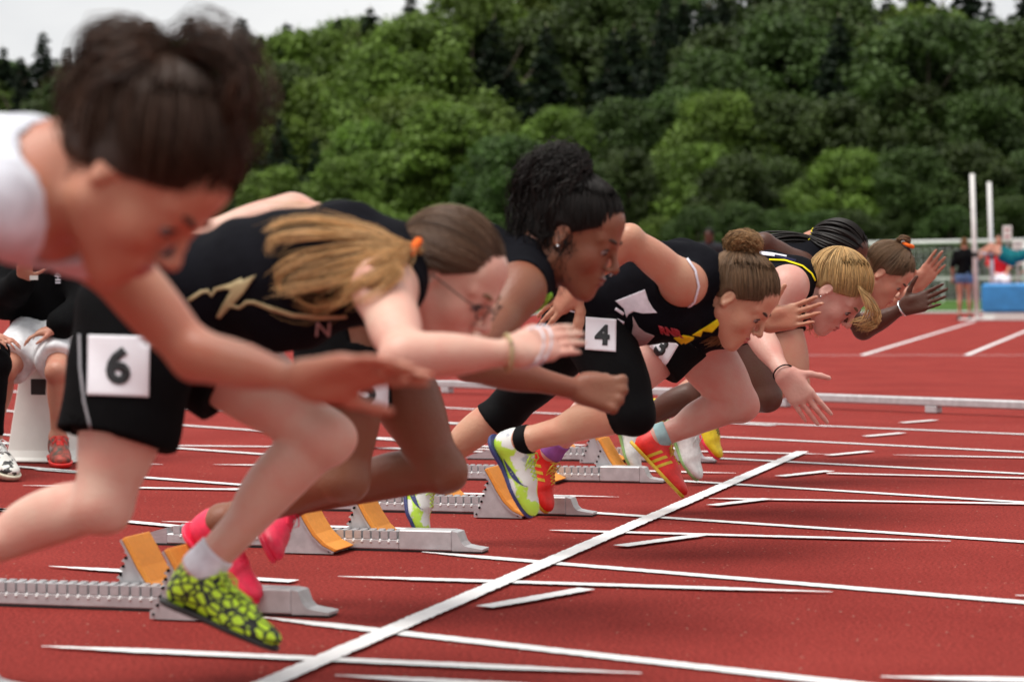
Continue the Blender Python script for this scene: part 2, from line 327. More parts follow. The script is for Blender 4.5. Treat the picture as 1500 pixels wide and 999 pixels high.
# ------------------------------------------------------------------ hair strands
def strands(name, P, R, m, parent, tone=.35, nside=3, seed=0):
    """P (n,s,3) polylines, R radius scalar or (s,)"""
    P = np.asarray(P, float); n, s, _ = P.shape; R = np.broadcast_to(np.asarray(R, float), (s,)) if np.ndim(R) <= 1 else R
    d = np.gradient(P, axis=1); d /= np.linalg.norm(d, axis=2, keepdims=True)+1e-9
    ref = np.where(np.abs(d[..., 2:3]) > .85, np.array([0, 1., 0]), np.array([0, 0, 1.])); a = np.cross(d, ref); a /= np.linalg.norm(a, axis=2, keepdims=True)+1e-9; b = np.cross(d, a)
    ang = np.arange(nside)*2*np.pi/nside; RR = R[None, :, None, None] if R.ndim == 1 else R[:, :, None, None]
    Q = P[:, :, None, :]+RR*(np.cos(ang)[None, None, :, None]*a[:, :, None, :]+np.sin(ang)[None, None, :, None]*b[:, :, None, :])
    v = Q.reshape(-1, 3); I = np.arange(n*s*nside).reshape(n, s, nside); J = np.roll(I, -1, axis=2)
    f = np.stack([I[:, :-1], J[:, :-1], J[:, 1:], I[:, 1:]], -1).reshape(-1, 4); me = mesh_np(name, v, f)
    rr = np.random.default_rng(seed+n); tn = (1-tone+2*tone*rr.random(n))
    warm = 1+.12*(rr.random(n)-.5); c = np.ones((n, s*nside, 4), np.float32); c[..., 0] = (tn*warm)[:, None]; c[..., 1] = tn[:, None]; c[..., 2] = (tn/warm)[:, None]
    at_ = me.color_attributes.new('tone', 'FLOAT_COLOR', 'POINT'); at_.data.foreach_set('color', c.ravel())
    o = add_me(name, me, m, parent); o['kind'] = 'stuff'; return o
def lock(pts, n, spread, rg, s=14, wave=0., wf=9., curl=0.):
    """bundle of n strands along a smooth path; spread is a list of radii"""
    pts = np.array(pts, float); t = np.linspace(0, len(pts)-1, s); Pm = np.zeros((s, 3))
    for j, tt in enumerate(t):
        i = min(int(tt), len(pts)-2); u = tt-i; p0 = pts[max(i-1, 0)]; p1 = pts[i]; p2 = pts[i+1]; p3 = pts[min(i+2, len(pts)-1)]
        Pm[j] = .5*((2*p1)+(-p0+p2)*u+(2*p0-5*p1+4*p2-p3)*u*u+(-p0+3*p1-3*p2+p3)*u**3)
    sp = np.interp(t, np.arange(len(spread)), spread); out = np.repeat(Pm[None], n, 0)
    o = rg.normal(size=(n, 1, 3))*.55; o /= np.maximum(1, np.linalg.norm(o, axis=2, keepdims=True)); out = out+o*sp[None, :, None]
    ph = rg.random((n, 1, 1))*1.2; tt = (t/t[-1])[None, :, None]
    if wave: out = out+wave*tt*np.sin(wf*tt*2+ph*2+V3(0, 1.5, 3)[None, None])
    if curl: out = out+curl*rg.normal(size=(n, s, 3))*np.minimum(tt*3, 1)
    out = out+rg.normal(size=(n, 1, 3))*sp[-1]*.35*tt**2
    return out
# ------------------------------------------------------------------ people
def basis(x, up):
    x = nrm(x); y = nrm(np.cross(up, x)); return x, y, np.cross(x, y)
def rot(v, ax, a):
    ax = nrm(ax); return v*math.cos(a)+np.cross(ax, v)*math.sin(a)+ax*np.dot(ax, v)*(1-math.cos(a))
def hand_prims(W, d, n, th, pose='open', g=1., spread=.05):
    if pose == 'flat': spread = .012
    d = nrm(d); n = nrm(n-d*np.dot(n, d)); s = nrm(np.cross(d, n)); s = s if np.dot(s, th) > 0 else -s
    curls = dict(open=(.10, .14, .12), relaxed=(.22, .35, .25), fist=(1.45, 1.65, .9), claw=(.15, .35, .3), flat=(.06, .12, .10), back=(-.12, .1, .1))[pose]; P = []
    K = [(.086, .027, (.041, .025, .020), .0082), (.089, .009, (.045, .028, .021), .0084), (.084, -.010, (.041, .026, .020), .0080), (.075, -.027, (.032, .020, .018), .0072)]
    for i, (L_, o, seg, r) in enumerate(K):
        k0 = W+g*(d*L_+s*o); P.append(cap(W+g*(d*.012+s*o*.55), k0, g*.0145, g*.0112, .016 if pose != 'fist' else .009, 'hand')); q = k0; a = 0; dd = nrm(d+s*(1.5-i)*spread)
        for j in range(3):
            a += curls[j]*(1+.08*i*(j == 0)); e = q+g*seg[j]*(dd*math.cos(a)+n*math.sin(a)); P.append(cap(q, e, g*r*(1-.08*j), g*r*(.93-.10*j), .0022 if pose == 'fist' else .0035, 'hand')); q = e
    if pose == 'fist':
        for i, (L_, o, seg, r) in enumerate(K): P.append(sph(W+g*(d*(L_+.002)+s*o*1.08-n*.003), g*.0118, .004, 'hand'))
    P.append(ell(W+g*(d*.034+s*.022+n*.008), np.array([d, s, n]), (g*.034, g*.018, g*.016), .014, 'hand'))
    b = W+g*(d*.022+s*.024+n*.004); td = nrm(d*.62+s*.72+n*.25) if pose not in ('fist', 'flat') else nrm(d*.9+s*.42+n*.25) if pose == 'flat' else nrm(d*.75+s*.25+n*.5); q = b
    for j, (l, r) in enumerate(((.042, .0115), (.030, .0095), (.024, .0085))):
        if pose == 'fist' and j > 0: td = nrm(td-s*.75+n*.2)
        elif j > 0: td = nrm(td+d*.18)
        e = q+g*l*td; P.append(cap(q, e, g*r, g*r*.88, .006, 'hand')); q = e
    return P
def head_prims(H, ax, s):
    T = lambda x, y, z: H+s*(x*ax[0]+y*ax[1]+z*ax[2]); A = np.array(ax); r = lambda *q: tuple(s*v for v in q); P = []
    P.append(ell(T(-.012, 0, .032), A, r(.092, .073, .082), .02, 'head')); P.append(ell(T(.028, 0, -.030), A, r(.062, .056, .074), .03, 'head'))
    P.append(ell(T(.055, 0, .045), A, r(.036, .052, .045), .02, 'head'))
    for q in (1, -1):
        P.append(cap(T(.004, q*.050, -.052), T(.066, q*.014, -.098), s*.018, s*.017, .03, 'head'))
        P.append(ell(T(.058, q*.034, -.030), A, r(.024, .022, .026), .022, 'head'))
    P.append(sph(T(.077, 0, -.100), s*.0165, .02, 'head')); P.append(ell(T(.074, 0, -.066), A, r(.022, .028, .024), .018, 'head'))
    for q in (1, -1): P.append(sph(T(.098, q*.031, .000), s*.0155, .014, 'head', -1))
    for q in (1, -1):
        P.append(cap(T(.086, q*.010, .019), T(.070, q*.046, .020), s*.0095, s*.007, .014, 'head'))
        P.append(sph(T(.0755, q*.031, .001), s*.0135, .004, 'head')); P.append(cap(T(.083, q*.020, .007), T(.079, q*.041, .006), s*.0055, s*.0045, .004, 'head'))
    P.append(cap(T(.088, 0, .014), T(.112, 0, -.027), s*.0070, s*.0085, .010, 'head')); P.append(sph(T(.1125, 0, -.031), s*.0098, .006, 'head'))
    for q in (1, -1): P.append(sph(T(.101, q*.0115, -.036), s*.0072, .005, 'head'))
    P.append(ell(T(.0935, 0, -.058), A, r(.0090, .021, .0062), .004, 'head')); P.append(ell(T(.0925, 0, -.069), A, r(.0095, .018, .0072), .004, 'head'))
    for q in (1, -1):
        t0 = [rot(v, ax[1], .25) for v in ax]; t = np.array([rot(v, ax[2], q*.22) for v in t0]); P.append(ell(T(-.006, q*.0715, -.008), t, r(.0150, .0062, .026), .008, 'head'))
        P.append(ell(T(-.003, q*.0775, -.003), t, r(.008, .0045, .015), .004, 'head', -1)); P.append(sph(T(-.003, q*.075, -.027), s*.0075, .006, 'head'))
    return P
def T_of(H, ax, s): return lambda x, y, z: H+s*(x*ax[0]+y*ax[1]+z*ax[2])
_shoe_cache = {}
def shoe_meshes(bend, kind='spike'):
    key = (bend, kind)
    if key in _shoe_cache: return _shoe_cache[key]
    big = 1.12 if kind == 'trainer' else 1.
    U = [cap((.036, 0, .038), (.036, 0, .062), .034, .031, .02), cap((.05, 0, .044), (.16, 0, .030), .035, .036, .03), ell((.192, 0, .022), I3, (.066, .041, .027), .03),
         cap((.07, 0, .070), (.15, 0, .045), .029, .024, .03), cap((.052, 0, .06), (.046, 0, .105), .037, .034, .02), cap((.075, 0, .085), (.10, 0, .088), .022, .012, .015), cap((.056, 0, .085), (.046, 0, .15), .030, .030, .004, '', -1)]
    h = .0034; F, lo, ax = field(U, h); F = cutp(F, ax, V3(0, 0, .006), V3(0, 0, -1)); F = cutp(F, ax, V3(.045, 0, .094), V3(-.12, 0, 1)); v, f = nets(F, lo, h, 1)
    S = [cap((.036, 0, .01), (.036, 0, .01), .035*big, None, .02), cap((.04, 0, .01), (.16, 0, .01), .033*big, .037*big, .04), ell((.192, 0, .010), I3, (.068*big, .0415*big, .03), .03)]
    F, lo, ax = field(S, h); F = cutp(F, ax, V3(0, 0, 0 if kind == 'spike' else -.014), V3(0, 0, -1)); F = cutp(F, ax, V3(.0, 0, .012), V3(0, 0, 1)); v2, f2 = nets(F, lo, h, 1)
    bv = BVHTree.FromPolygons([Vector(p) for p in v], [tuple(map(int, q)) for q in f])
    def top(x, y):
        q = bv.ray_cast(Vector((x, y, .2)), Vector((0, 0, -1)))[0]; return q+Vector((0, 0, .001)) if q else Vector((x, y, .04))
    lace = MB()
    for i in range(6):
        x = .100+i*.012; w_ = .020-.0012*i
        for sgn in (1, -1): lace.tube([top(x+.006*sgn*(k/4-.5)*2, -w_+2*w_*k/4) for k in range(5)], .0018, 5)
    for sgn in (1, -1): lace.tube([V3(.098, 0, .092), V3(.098, sgn*.02, .102), V3(.112, sgn*.038, .092), V3(.122, sgn*.030, .076), V3(.104, sgn*.008, .090)], .0019, 5); lace.tube([V3(.100, 0, .092), V3(.118, sgn*.014, .094), V3(.13, sgn*.030, .070)], .0016, 5)
    st = []
    for q in (1, -1):
        for i in range(3):
            x0 = .070+i*.024; b = MB(); row = []
            for j in range(9):
                z = .012+.05*j/8; xx = x0+.022*(j/8)
                for dx in (0, .011):
                    hh = bv.ray_cast(Vector((xx+dx, q*.2, z)), Vector((0, -q, 0)))[0]; row.append(tuple(hh+Vector((0, q*.001, 0))) if hh else (xx+dx, q*.03, z))
            b.add(row, [(2*j, 2*j+1, 2*j+3, 2*j+2) for j in range(8)]); st.append(b)
    swoosh = []
    for q in (1, -1):
        b = MB(); row = []
        for j in range(14):
            t = j/13; x = .075+.10*t; z0 = .020+.030*(t-.25)**2*2; wv = .014*math.sin(math.pi*min(1, t*1.1))+.002
            for dz in (0, wv):
                hh = bv.ray_cast(Vector((x, q*.2, z0+dz)), Vector((0, -q, 0)))[0]; row.append(tuple(hh+Vector((0, q*.001, 0))) if hh else (x, q*.03, z0))
        b.add(row, [(2*j, 2*j+1, 2*j+3, 2*j+2) for j in range(13)]); swoosh.append(b)
    def bendv(V):
        V = np.array(V, float).reshape(-1, 3); x0 = .165; d = np.maximum(V[:, 0]-x0, 0); a = bend*np.clip(d/.03, 0, 1); z = V[:, 2].copy(); V[:, 0] = np.where(d > 0, x0+d*np.cos(a)-(z)*np.sin(a), V[:, 0]); V[:, 2] = np.where(d > 0, d*np.sin(a)+z*np.cos(a), z); return V
    up = mesh_np('upper', bendv(v), f); so_ = mesh_np('sole', bendv(v2), f2)
    def mbm(b, n): me = bpy.data.meshes.new(n); me.from_pydata([tuple(p) for p in bendv(b.v)], [], b.f); me.polygons.foreach_set('use_smooth', [True]*len(me.polygons)); return me
    res = (up, so_, mbm(lace, 'laces'), [mbm(b, 'stripe') for b in st], [mbm(b, 'swoosh') for b in swoosh]); _shoe_cache[key] = res; return res
def put(name, me, m, Mx, parent):
    me = me.copy() if me.materials else me; me.materials.clear(); me.materials.append(M[m]); o = bpy.data.objects.new(name, me); COL.objects.link(o)
    o.parent = parent; o.matrix_parent_inverse = world_of(parent).inverted(); o.matrix_basis = Mx; return o
def shoe(root, heel, toe, up, mats, bend=0., extra=None, kind='spike', label=None, scale=None):
    x, y, z = basis(toe-heel, up); L_ = np.linalg.norm(toe-heel); s = scale or L_/.255
    Mx = Matrix(((x[0]*s, y[0]*s, z[0]*s, heel[0]), (x[1]*s, y[1]*s, z[1]*s, heel[1]), (x[2]*s, y[2]*s, z[2]*s, heel[2]), (0, 0, 0, 1)))
    U, S, Lc, St, Sw = shoe_meshes(bend, kind); u = put('shoe', U, mats[0], Mx, root)
    if label: u['label'] = label
    def sub(n, me, m):
        me = me.copy() if me.materials else me; me.materials.clear(); me.materials.append(M[m]); o = bpy.data.objects.new(n, me); COL.objects.link(o); o.parent = u; return o
    sub('sole', S, mats[1]); sub('laces', Lc, mats[2])
    if extra == 'stripes': [sub('stripe', q, mats[3]) for q in St]
    if extra == 'swoosh': [sub('curved_stripe', q, mats[3]) for q in Sw]
    return u
def limb(a, b, t): return a+(b-a)*t
def person(sp):
    J = sp['J']; h = sp.get('h', .0045); g = sp.get('g', 1.); sk = sp['skin']; child = sp.get('fat', 1.)
    root = empty('person', (float(J['P'][0]), float(J['P'][1]), 0), sp['label'], 'person', sp.get('group'))
    P_, C, N, H = J['P'], J['C'], J['N'], J['H']; hl = nrm(J['HL']-J['HR']); sl = nrm(J['SL']-J['SR'])
    spn = nrm(C-P_); fr = nrm(np.cross(hl, spn)); A1 = np.array([hl, nrm(np.cross(fr, hl)), fr]); sp2 = nrm(N-C); fr2 = nrm(np.cross(sl, sp2)); A2 = np.array([sl, nrm(np.cross(fr2, sl)), fr2]); w_ = child*g
    T = []
    T.append(ell(P_+spn*.015, A1, (.150*w_, .105*g, .100*w_), .04, 't'))
    for s in ('R', 'L'): T.append(sph(J['H'+s]-fr*.035+spn*.01, .083*w_, .05, 'p'))
    T.append(ell(limb(P_, C, .52), A1, (.118*w_, .14*g, .088*w_), .06, 't')); T.append(ell(C, A2, (.138*w_, .155*g, .103*w_), .06, 't'))
    T.append(ell(limb(C, N, .45)-fr2*.01, A2, (.125*w_, .11*g, .088*w_), .06, 't'))
    if sp.get('bust', True):
        for q in (1, -1): T.append(sph(C+A2[0]*q*.062+fr2*.062+sp2*.0, .055*g, .05, 't'))
    mid = (J['SR']+J['SL'])/2
    for q in (1, -1): T.append(ell(limb(C, N, .35)-fr2*.055+A2[0]*q*.075, A2, (.045*g, .065*g, .040*g), .025, 't'))
    T.append(cap(P_+spn*.05-fr*.075, limb(C, N, .6)-fr2*.078, .022*g, .020*g, .03, 't'))
    for s in ('R', 'L'):
        T.append(cap(limb(mid, J['S'+s], .25), limb(mid, J['S'+s], .85), .055*w_, .046*w_, .05, 't')); T.append(cap(N+(H-N)*.12, limb(mid, J['S'+s], .72), .040*w_, .032*w_, .05, 't'))
    hx = sp['hx']; hs = sp.get('hs', 1.); Th = T_of(H, hx, hs); B = list(T)
    nb = Th(-.022, 0, -.050); B.append(cap(limb(mid, N, .55), nb, .053*g, .047*g, .035, 'neck')); B.append(cap(N, Th(-.05, 0, -.01), .045*g, .045*g, .03, 'neck'))
    for s in ('R', 'L'):
        S_, E_, W_ = J['S'+s], J['E'+s], J['W'+s]; a = w_*sp.get('arm', 1.)*.92; ob = nrm(nrm(E_-S_)-nrm(W_-E_)) if np.linalg.norm(nrm(E_-S_)-nrm(W_-E_)) > .15 else V3(0, 0, -1)
        B.append(sph(S_, .050*a, .045, 'arm')); B.append(cap(S_, E_, .045*a, .035*a, .03, 'arm'+s)); B.append(ell(limb(S_, E_, .45), np.array(basis(E_-S_, V3(.1, .3, 1))), (.10*g, .042*a, .043*a), .03, 'arm'+s))
        B.append(cap(E_, W_, .036*a, .0235*a, .018, 'fore'+s)); B.append(ell(limb(E_, W_, .28), np.array(basis(W_-E_, V3(.1, .3, 1))), (.085*g, .040*a, .036*a), .025, 'fore'+s))
        B.append(sph(E_+ob*.012*g, .030*a, .016, 'arm'+s)); B.append(ell(limb(S_, E_, .5)+ob*.014, np.array(basis(E_-S_, ob)), (.085*g, .030*a, .030*a), .02, 'arm'+s)); B.append(sph(S_+nrm(S_-mid)*.008+(E_-S_)*.12, .044*a, .03, 'arm'))
        hd = sp.get('h'+s)
        if hd: B += hand_prims(W_, hd[0], hd[1], hd[2], hd[3], hd[4] if len(hd) > 4 else g)
        else: B += hand_prims(W_, nrm(W_-E_), V3(0, 0, -1), V3(1, 0, .2), 'relaxed', g)
    legs = {}
    for s in ('R', 'L'):
        Hh, K_, A_ = J['H'+s], J['K'+s], J['A'+s]; d = nrm(K_-Hh); e = nrm(A_-K_); bk = nrm(d-e) if np.linalg.norm(d-e) > .1 else -fr
        fwd = bk; back = nrm(-(bk-e*np.dot(bk, e))); legs[s] = []
        lg = sp.get('leg', .95)*w_
        X = [cap(limb(Hh, K_, .06), K_, .084*lg, .052*lg, .05, 'th'+s), ell(limb(Hh, K_, .42)+nrm(fwd-d*np.dot(fwd, d))*.014, np.array(basis(d, fwd)), (.17*g, .076*lg, .078*lg), .04, 'th'+s), sph(K_+fwd*.004, .052*lg, .025, 'th'+s)]
        X += [cap(K_, A_, .048*lg, .031*lg, .009, 'sk'+s), ell(limb(K_, A_, .30)+back*.020, np.array(basis(e, back)), (.125*g, .050*lg, .047*lg), .012, 'sk'+s), sph(A_, .034*g, .02, 'sk'+s)]
        X += [ell(K_+fwd*.034*lg, np.array(basis(d, fwd)), (.027*g, .022*g, .024*g), .016, 'th'+s), ell(limb(Hh, K_, .80)+fwd*.016-np.cross(d, fwd)*.020, np.array(basis(d, fwd)), (.055*g, .030*lg, .032*lg), .016, 'th'+s), cap(limb(Hh, K_, .70)-fwd*.030*lg, K_-fwd*.026*lg, .016*lg, .012*lg, .010, 'th'+s), cap(limb(K_, A_, .5)+back*.026, A_+back*.022, .014*g, .010*g, .014, 'sk'+s)]
        for q in (1, -1): X.append(sph(A_+np.cross(e, back)*q*.024*g, .014*g, .014, 'sk'+s))
        hl_, to = J.get('he'+s), J.get('to'+s)
        if hl_ is not None:
            fx, fy, fz = basis(to-hl_, A_-(hl_+to)/2); sc_ = np.linalg.norm(to-hl_)/.255; q = lambda x, z: hl_+sc_*(fx*x+fz*z)
            X += [cap(A_, q(.055, .05), .034*g, .030*g, .02, 'ft'), cap(q(.045, .038), q(.16, .028), .024*g, .022*g, .015, 'ft')]
        B += X; legs[s] = X
    B += head_prims(H, hx, hs)
    if sp.get('cutbody'): B = sp['cutbody'](B)
    F, lo, ax = field(B, h); body = sdf_obj('body', F, lo, h, sk, root, 2); del F
    R = dict(root=root, body=body, Th=Th, T=T, B=B, legs=legs, J=J, A1=A1, A2=A2, spn=spn, fr=fr, sp2=sp2, fr2=fr2, hx=hx, hs=hs, w=w_, g=g, h=h, mid=mid)
    # face
    if sp.get('face', True):
        for q in (1, -1):
            b = MB(); c = Th(.0772, q*.031, -.0015); r = .0122*hs
            for (cc, rr, nm, mm) in ((c, r, 'eye', 'eye_white'),):
                F, l2, _ = field([sph(cc, rr)], .0022*hs); e = sdf_obj(nm, F, l2, .0022*hs, mm, root, 1)
            F, l2, _ = field([sph(Th(.0842, q*.0315, -.0045), .0066*hs)], .0016*hs); sdf_obj('iris', F, l2, .0016*hs, 'iris', e, 1)
            t = MB(); t.tube([Th(.0915-.0045*(k/3-.9)**2-.0015*k, q*(.019+.0062*k), .0015+.0022*math.sin(k*.9)) for k in range(5)], [.0010*hs, .0023*hs, .0026*hs, .0022*hs, .0010*hs], 6); t.build('eyelashes', 'lash', root, True)
            t = MB(); t.tube([Th(.0955-.001*abs(k)-(k**2)*.0016, q*(.014+.0085*k), .021+.004*math.sin(k*.8)) for k in range(5)], [.0024*hs, .0040*hs, .0042*hs, .0034*hs, .0016*hs], 6); t.build('eyebrow', sp.get('brow', 'brow'), root, True)
        F, l2, _ = field([ell(Th(.0945, 0, -.0585), np.array(hx), (.0093*hs, .0195*hs, .0053*hs), .002), ell(Th(.0935, 0, -.0690), np.array(hx), (.0093*hs, .0165*hs, .0062*hs), .002)], .0018*hs); sdf_obj('lips', F, l2, .0018*hs, sp.get('lips', 'lips'), root, 1)
    return R
def bounds_of(prims, g): b = [pbox(p, g) for p in prims]; return np.min([x[0] for x in b], 0), np.max([x[1] for x in b], 0)
def jersey(R, m, grow=.010, hem=.0, armr=.078, armout=.03, neckr=.075, wr=.0065, neck_at=None, sleeves=0, name='jersey', label=None, drape=(), sides='RL'):
    T = R['T']; J = R['J']; h = R['h']; extra = list(drape)
    if sleeves:
        for s in sides:
            e = limb(J['S'+s], J['E'+s], min(sleeves, 1)); extra += [cap(J['S'+s], e, .056*R['w'], .050*R['w'], .04)]
            if sleeves > 1: extra += [cap(J['E'+s], limb(J['E'+s], J['W'+s], sleeves-1), .044*R['w'], .035*R['w'], .03)]
    F, lo, ax = field(T+extra, h, grow); F = wrinkle(F, ax, wr, R['spn']+.4*R['A1'][0], 34, 1.3); F = cutp(F, ax, R['J']['P']-R['spn']*hem, -R['spn'])
    if True:
        for s in [q for q in 'RL' if not sleeves or q not in sides]: o = nrm(J['S'+s]-R['mid']); F = cuts(F, ax, J['S'+s]+o*armout-R['sp2']*.01, armr)
    na = neck_at if neck_at is not None else J['N']*.6+J['H']*.4+R['fr2']*.03
    F = cuts(F, ax, na, neckr); o = sdf_obj(name, F, lo, h, m, R['root'], 2)
    if label: o['label'] = label
    return o
def waist_cut(F, ax, h, B, R, up):
    c = R['J']['P']+R['spn']*up; G, _, _ = field([ell(c, R['A1'], (.22, .55, .135), .02)], h, 0, B); return np.maximum(F, -cutp(G, ax, c, -R['spn']))
def leg_regions(F, ax, h, B, J, s, c, axis_to, w_, thigh):
    """take away the leg beyond the hem plane through c"""
    Hh, K_, A_ = J['H'+s], J['K'+s], J['A'+s]; d = axis_to
    if thigh:
        G, _, _ = field([cap(c-nrm(d)*.03, K_, .128*w_, .09*w_, .02), sph(K_, .09*w_, .02)], h, 0, B); G = cutp(G, ax, c, -d); G2, _, _ = field([cap(K_, A_+(A_-K_)*.8, .078*w_, .09*w_, .02)], h, 0, B)
        return np.maximum(np.maximum(F, -G), -G2)
    G, _, _ = field([cap(limb(K_, A_, -.05), A_+(A_-K_)*.8, .080*w_, .09*w_, .02)], h, 0, B); return np.maximum(F, -cutp(G, ax, c, -d))
def shorts(R, m, frac=(.45, .45), r1=(.105, .105), wr=.003, up=.06, grow=.011, r0=.098, name='shorts', hollow=True):
    J = R['J']; h = R['h']; w_ = R['w']; pel = R['T'][:4]+[p for s in 'RL' for p in R['legs'][s] if p[6][:2] == 'th']; ends = {s: limb(J['H'+s], J['K'+s], frac[i]) for i, s in enumerate('RL')}
    caps = [cap(J['H'+s], limb(J['H'+s], J['K'+s], frac[i]+.25), r0*w_, r1[i]*w_, .04) for i, s in enumerate('RL')]
    B = bounds_of(R['T'][:3]+caps, .05); F, lo, ax = field(pel, h, grow, B)
    for i, s in enumerate('RL'): F = leg_regions(F, ax, h, B, J, s, ends[s], J['K'+s]-J['H'+s], w_, True)
    for i, s in enumerate('RL'):
        G, _, _ = field([caps[i]], h, 0, B); G = cutp(G, ax, ends[s], J['K'+s]-J['H'+s])
        if hollow:
            Hh, _, _ = field([cap(limb(J['H'+s], J['K'+s], frac[i]-.10), limb(J['H'+s], J['K'+s], frac[i]+.2), r1[i]*w_-.010, r1[i]*w_-.006)], h, 0, B); Hh = cutp(Hh, ax, limb(J['H'+s], J['K'+s], frac[i]-.07), J['H'+s]-J['K'+s]); G = np.maximum(G, -Hh)
        H_ = np.maximum(.03-np.abs(F-G), 0)/.03; F = np.minimum(F, G)-H_*H_*.0075
    F = wrinkle(F, ax, wr, V3(.6, .2, .8), 30, .4); F = waist_cut(F, ax, h, B, R, up)
    return sdf_obj(name, F, lo, h, m, R['root'], 2)
def tights(R, m, upto, up=.07, grow=.005, name='capri_tights'):
    J = R['J']; h = R['h']; pr = R['T'][:4]+[p for s in 'RL' for p in R['legs'][s] if p[6] != 'ft']; B = bounds_of(pr, .04); F, lo, ax = field(pr, h, grow, B)
    for i, s in enumerate('RL'): F = leg_regions(F, ax, h, B, J, s, limb(J['K'+s], J['A'+s], upto[i]), J['A'+s]-J['K'+s], R['w'], False)
    F = wrinkle(F, ax, .0012, V3(.6, .2, .8), 60, .4); F = waist_cut(F, ax, h, B, R, up); return sdf_obj(name, F, lo, h, m, R['root'], 2)
def sleeve(R, s, t0, t1, m, name, grow=.004, seg='sk', a='K', b='A'):
    J = R['J']; pr = [p for p in R['B'] if p[6] == seg+s]; h = max(.003, R['h']*.8); p0 = limb(J[a+s], J[b+s], t0); p1 = limb(J[a+s], J[b+s], t1); lo_ = np.minimum(p0, p1)-.08; hi_ = np.maximum(p0, p1)+.08
    F, lo, ax = field(pr, h, grow, (lo_, hi_)); d = J[b+s]-J[a+s]; F = cutp(F, ax, p1, d); F = cutp(F, ax, p0, -d); return sdf_obj(name, F, lo, h, m, R['root'], 1)
def ring(R, c, axis, r, th, m, name, n=28):
    a = nrm(axis); u = nrm(np.cross(a, V3(.2, .3, .9))); v = np.cross(a, u); b = MB(); b.tube([c+r*(math.cos(t)*u+math.sin(t)*v) for t in np.linspace(0, 2*math.pi, n, endpoint=False)], th, 6, True); return b.build(name, m, R['root'], True)
CE = (-.010, 0, .030); CR = (.0975, .0785, .0895)
def hair_cap(R, m, tie, grow=0., hl=((.092, .066), (-.075, -.060)), n=650, rad=.0011, ear=True, seed=1, lift=.004, tone=.35, noise=.02, strands_s=12, base=None, ears=True, fray=.010):
    """scalp hair combed back to the tie; tie in head coordinates"""
    Th, hx, hs = R['Th'], R['hx'], R['hs']; rg = np.random.default_rng(seed); A = np.array(hx)
    (x0, z0), (x1, z1) = hl; nn = nrm(V3(z0-z1, 0, -(x0-x1))); nn = nn if nn[0] > 0 else -nn; P0 = V3(x0, 0, z0)
    F, lo, ax = field([ell(Th(*CE), A, tuple(hs*(c-.001+grow) for c in CR), .02), ell(Th(-.052, 0, -.020), A, (hs*.046, hs*.055, hs*.050), .03)], max(.004, R['h']*.9), 0)
    F = cutp(F, ax, Th(*P0), nn[0]*hx[0]+nn[2]*hx[2])
    for q in ((1, -1) if ears else ()): F = cuts(F, ax, Th(-.004, q*.085, -.006), .0235*hs)
    cap_o = sdf_obj('hair', F, lo, max(.004, R['h']*.9), base or m, R['root'], 2)
    at_ = cap_o.data.color_attributes.new('tone', 'FLOAT_COLOR', 'POINT'); at_.data.foreach_set('color', np.tile([.62, .62, .62, 1.], len(cap_o.data.vertices)).astype(np.float32))
    u = rg.normal(size=(n*6, 3)); u /= np.linalg.norm(u, axis=1, keepdims=True); rr = np.array(CR)+grow; pos = np.array(CE)+u*rr; dd = (pos-P0)@nn
    k = np.where((dd < fray*rg.random(len(dd))) & ~((np.abs(pos[:, 1]) > .06) & (np.hypot(pos[:, 0]+.004, pos[:, 2]+.008) < .024)))[0]; wgt = .25+4*np.exp(np.minimum(dd[k], 0)/.022); k = rg.choice(k, size=min(n, len(k)), replace=False, p=wgt/wgt.sum()); u0 = u[k]
    tv = (V3(*tie)-np.array(CE))/rr; ut = tv/np.linalg.norm(tv); t = np.linspace(0, 1, strands_s); om = np.arccos(np.clip(u0@ut, -1, .9999))[:, None]
    a = np.sin((1-t)[None]*om)/np.sin(om); b = np.sin(t[None]*om)/np.sin(om); U = a[..., None]*u0[:, None]+b[..., None]*ut; U += rg.normal(size=(len(k), 1, 3))*noise*np.sin(np.pi*t)[None, :, None]
    U /= np.linalg.norm(U, axis=2, keepdims=True); ln = np.linalg.norm(tv)
    rad_ = 1+(lift/.09)*(.15+1.0*rg.random((len(k), 1, 1)))*np.clip(t/.35, 0, 1)[None, :, None]**.7+max(ln-1, 0)*np.clip((t-.6)/.4, 0, 1)[None, :, None]**2*.9; Q = np.array(CE)+U*rad_*rr
    Wd = H_world(R, Q); strands('hair_strands', Wd, rad*hs*np.interp(t, [0, .25, .8, 1], [.3, 1, .9, .5]), m, cap_o, tone, seed=seed); return cap_o
def H_world(R, Q):
    hx, hs, H = R['hx'], R['hs'], R['J']['H']; return H+hs*(Q[..., 0:1]*hx[0]+Q[..., 1:2]*hx[1]+Q[..., 2:3]*hx[2])
def head_axes(px_up, yaw=0., roll=0.):
    """facing along the track, pitched so that the head's up direction matches the photograph; px_up = degrees of forward pitch"""
    a = math.radians(px_up); x = V3(math.cos(a), 0, -math.sin(a)); z = V3(math.sin(a), 0, math.cos(a)); y = V3(0, 1, 0)
    if yaw: x, y, z = [rot(q, V3(0, 0, 1), math.radians(yaw)) for q in (x, y, z)]
    if roll: y, z = rot(y, x, math.radians(roll)), rot(z, x, math.radians(roll))
    return x, y, z
def JJ(Y, **k): return {n: at(v[0], v[1], y=Y+v[2]) for n, v in k.items()}
def bones(nm, J):
    f = lambda a, b: np.linalg.norm(J[a]-J[b]); print('BONES', nm, 'spine %.2f neckH %.2f' % (f('P', 'N'), f('N', 'H')), *['%s%s %.2f' % (a+b, s, f(a+s, b+s)) for s in 'RL' for a, b in (('S', 'E'), ('E', 'W'), ('H', 'K'), ('K', 'A'), ('he', 'to')) if a+s in J and b+s in J])
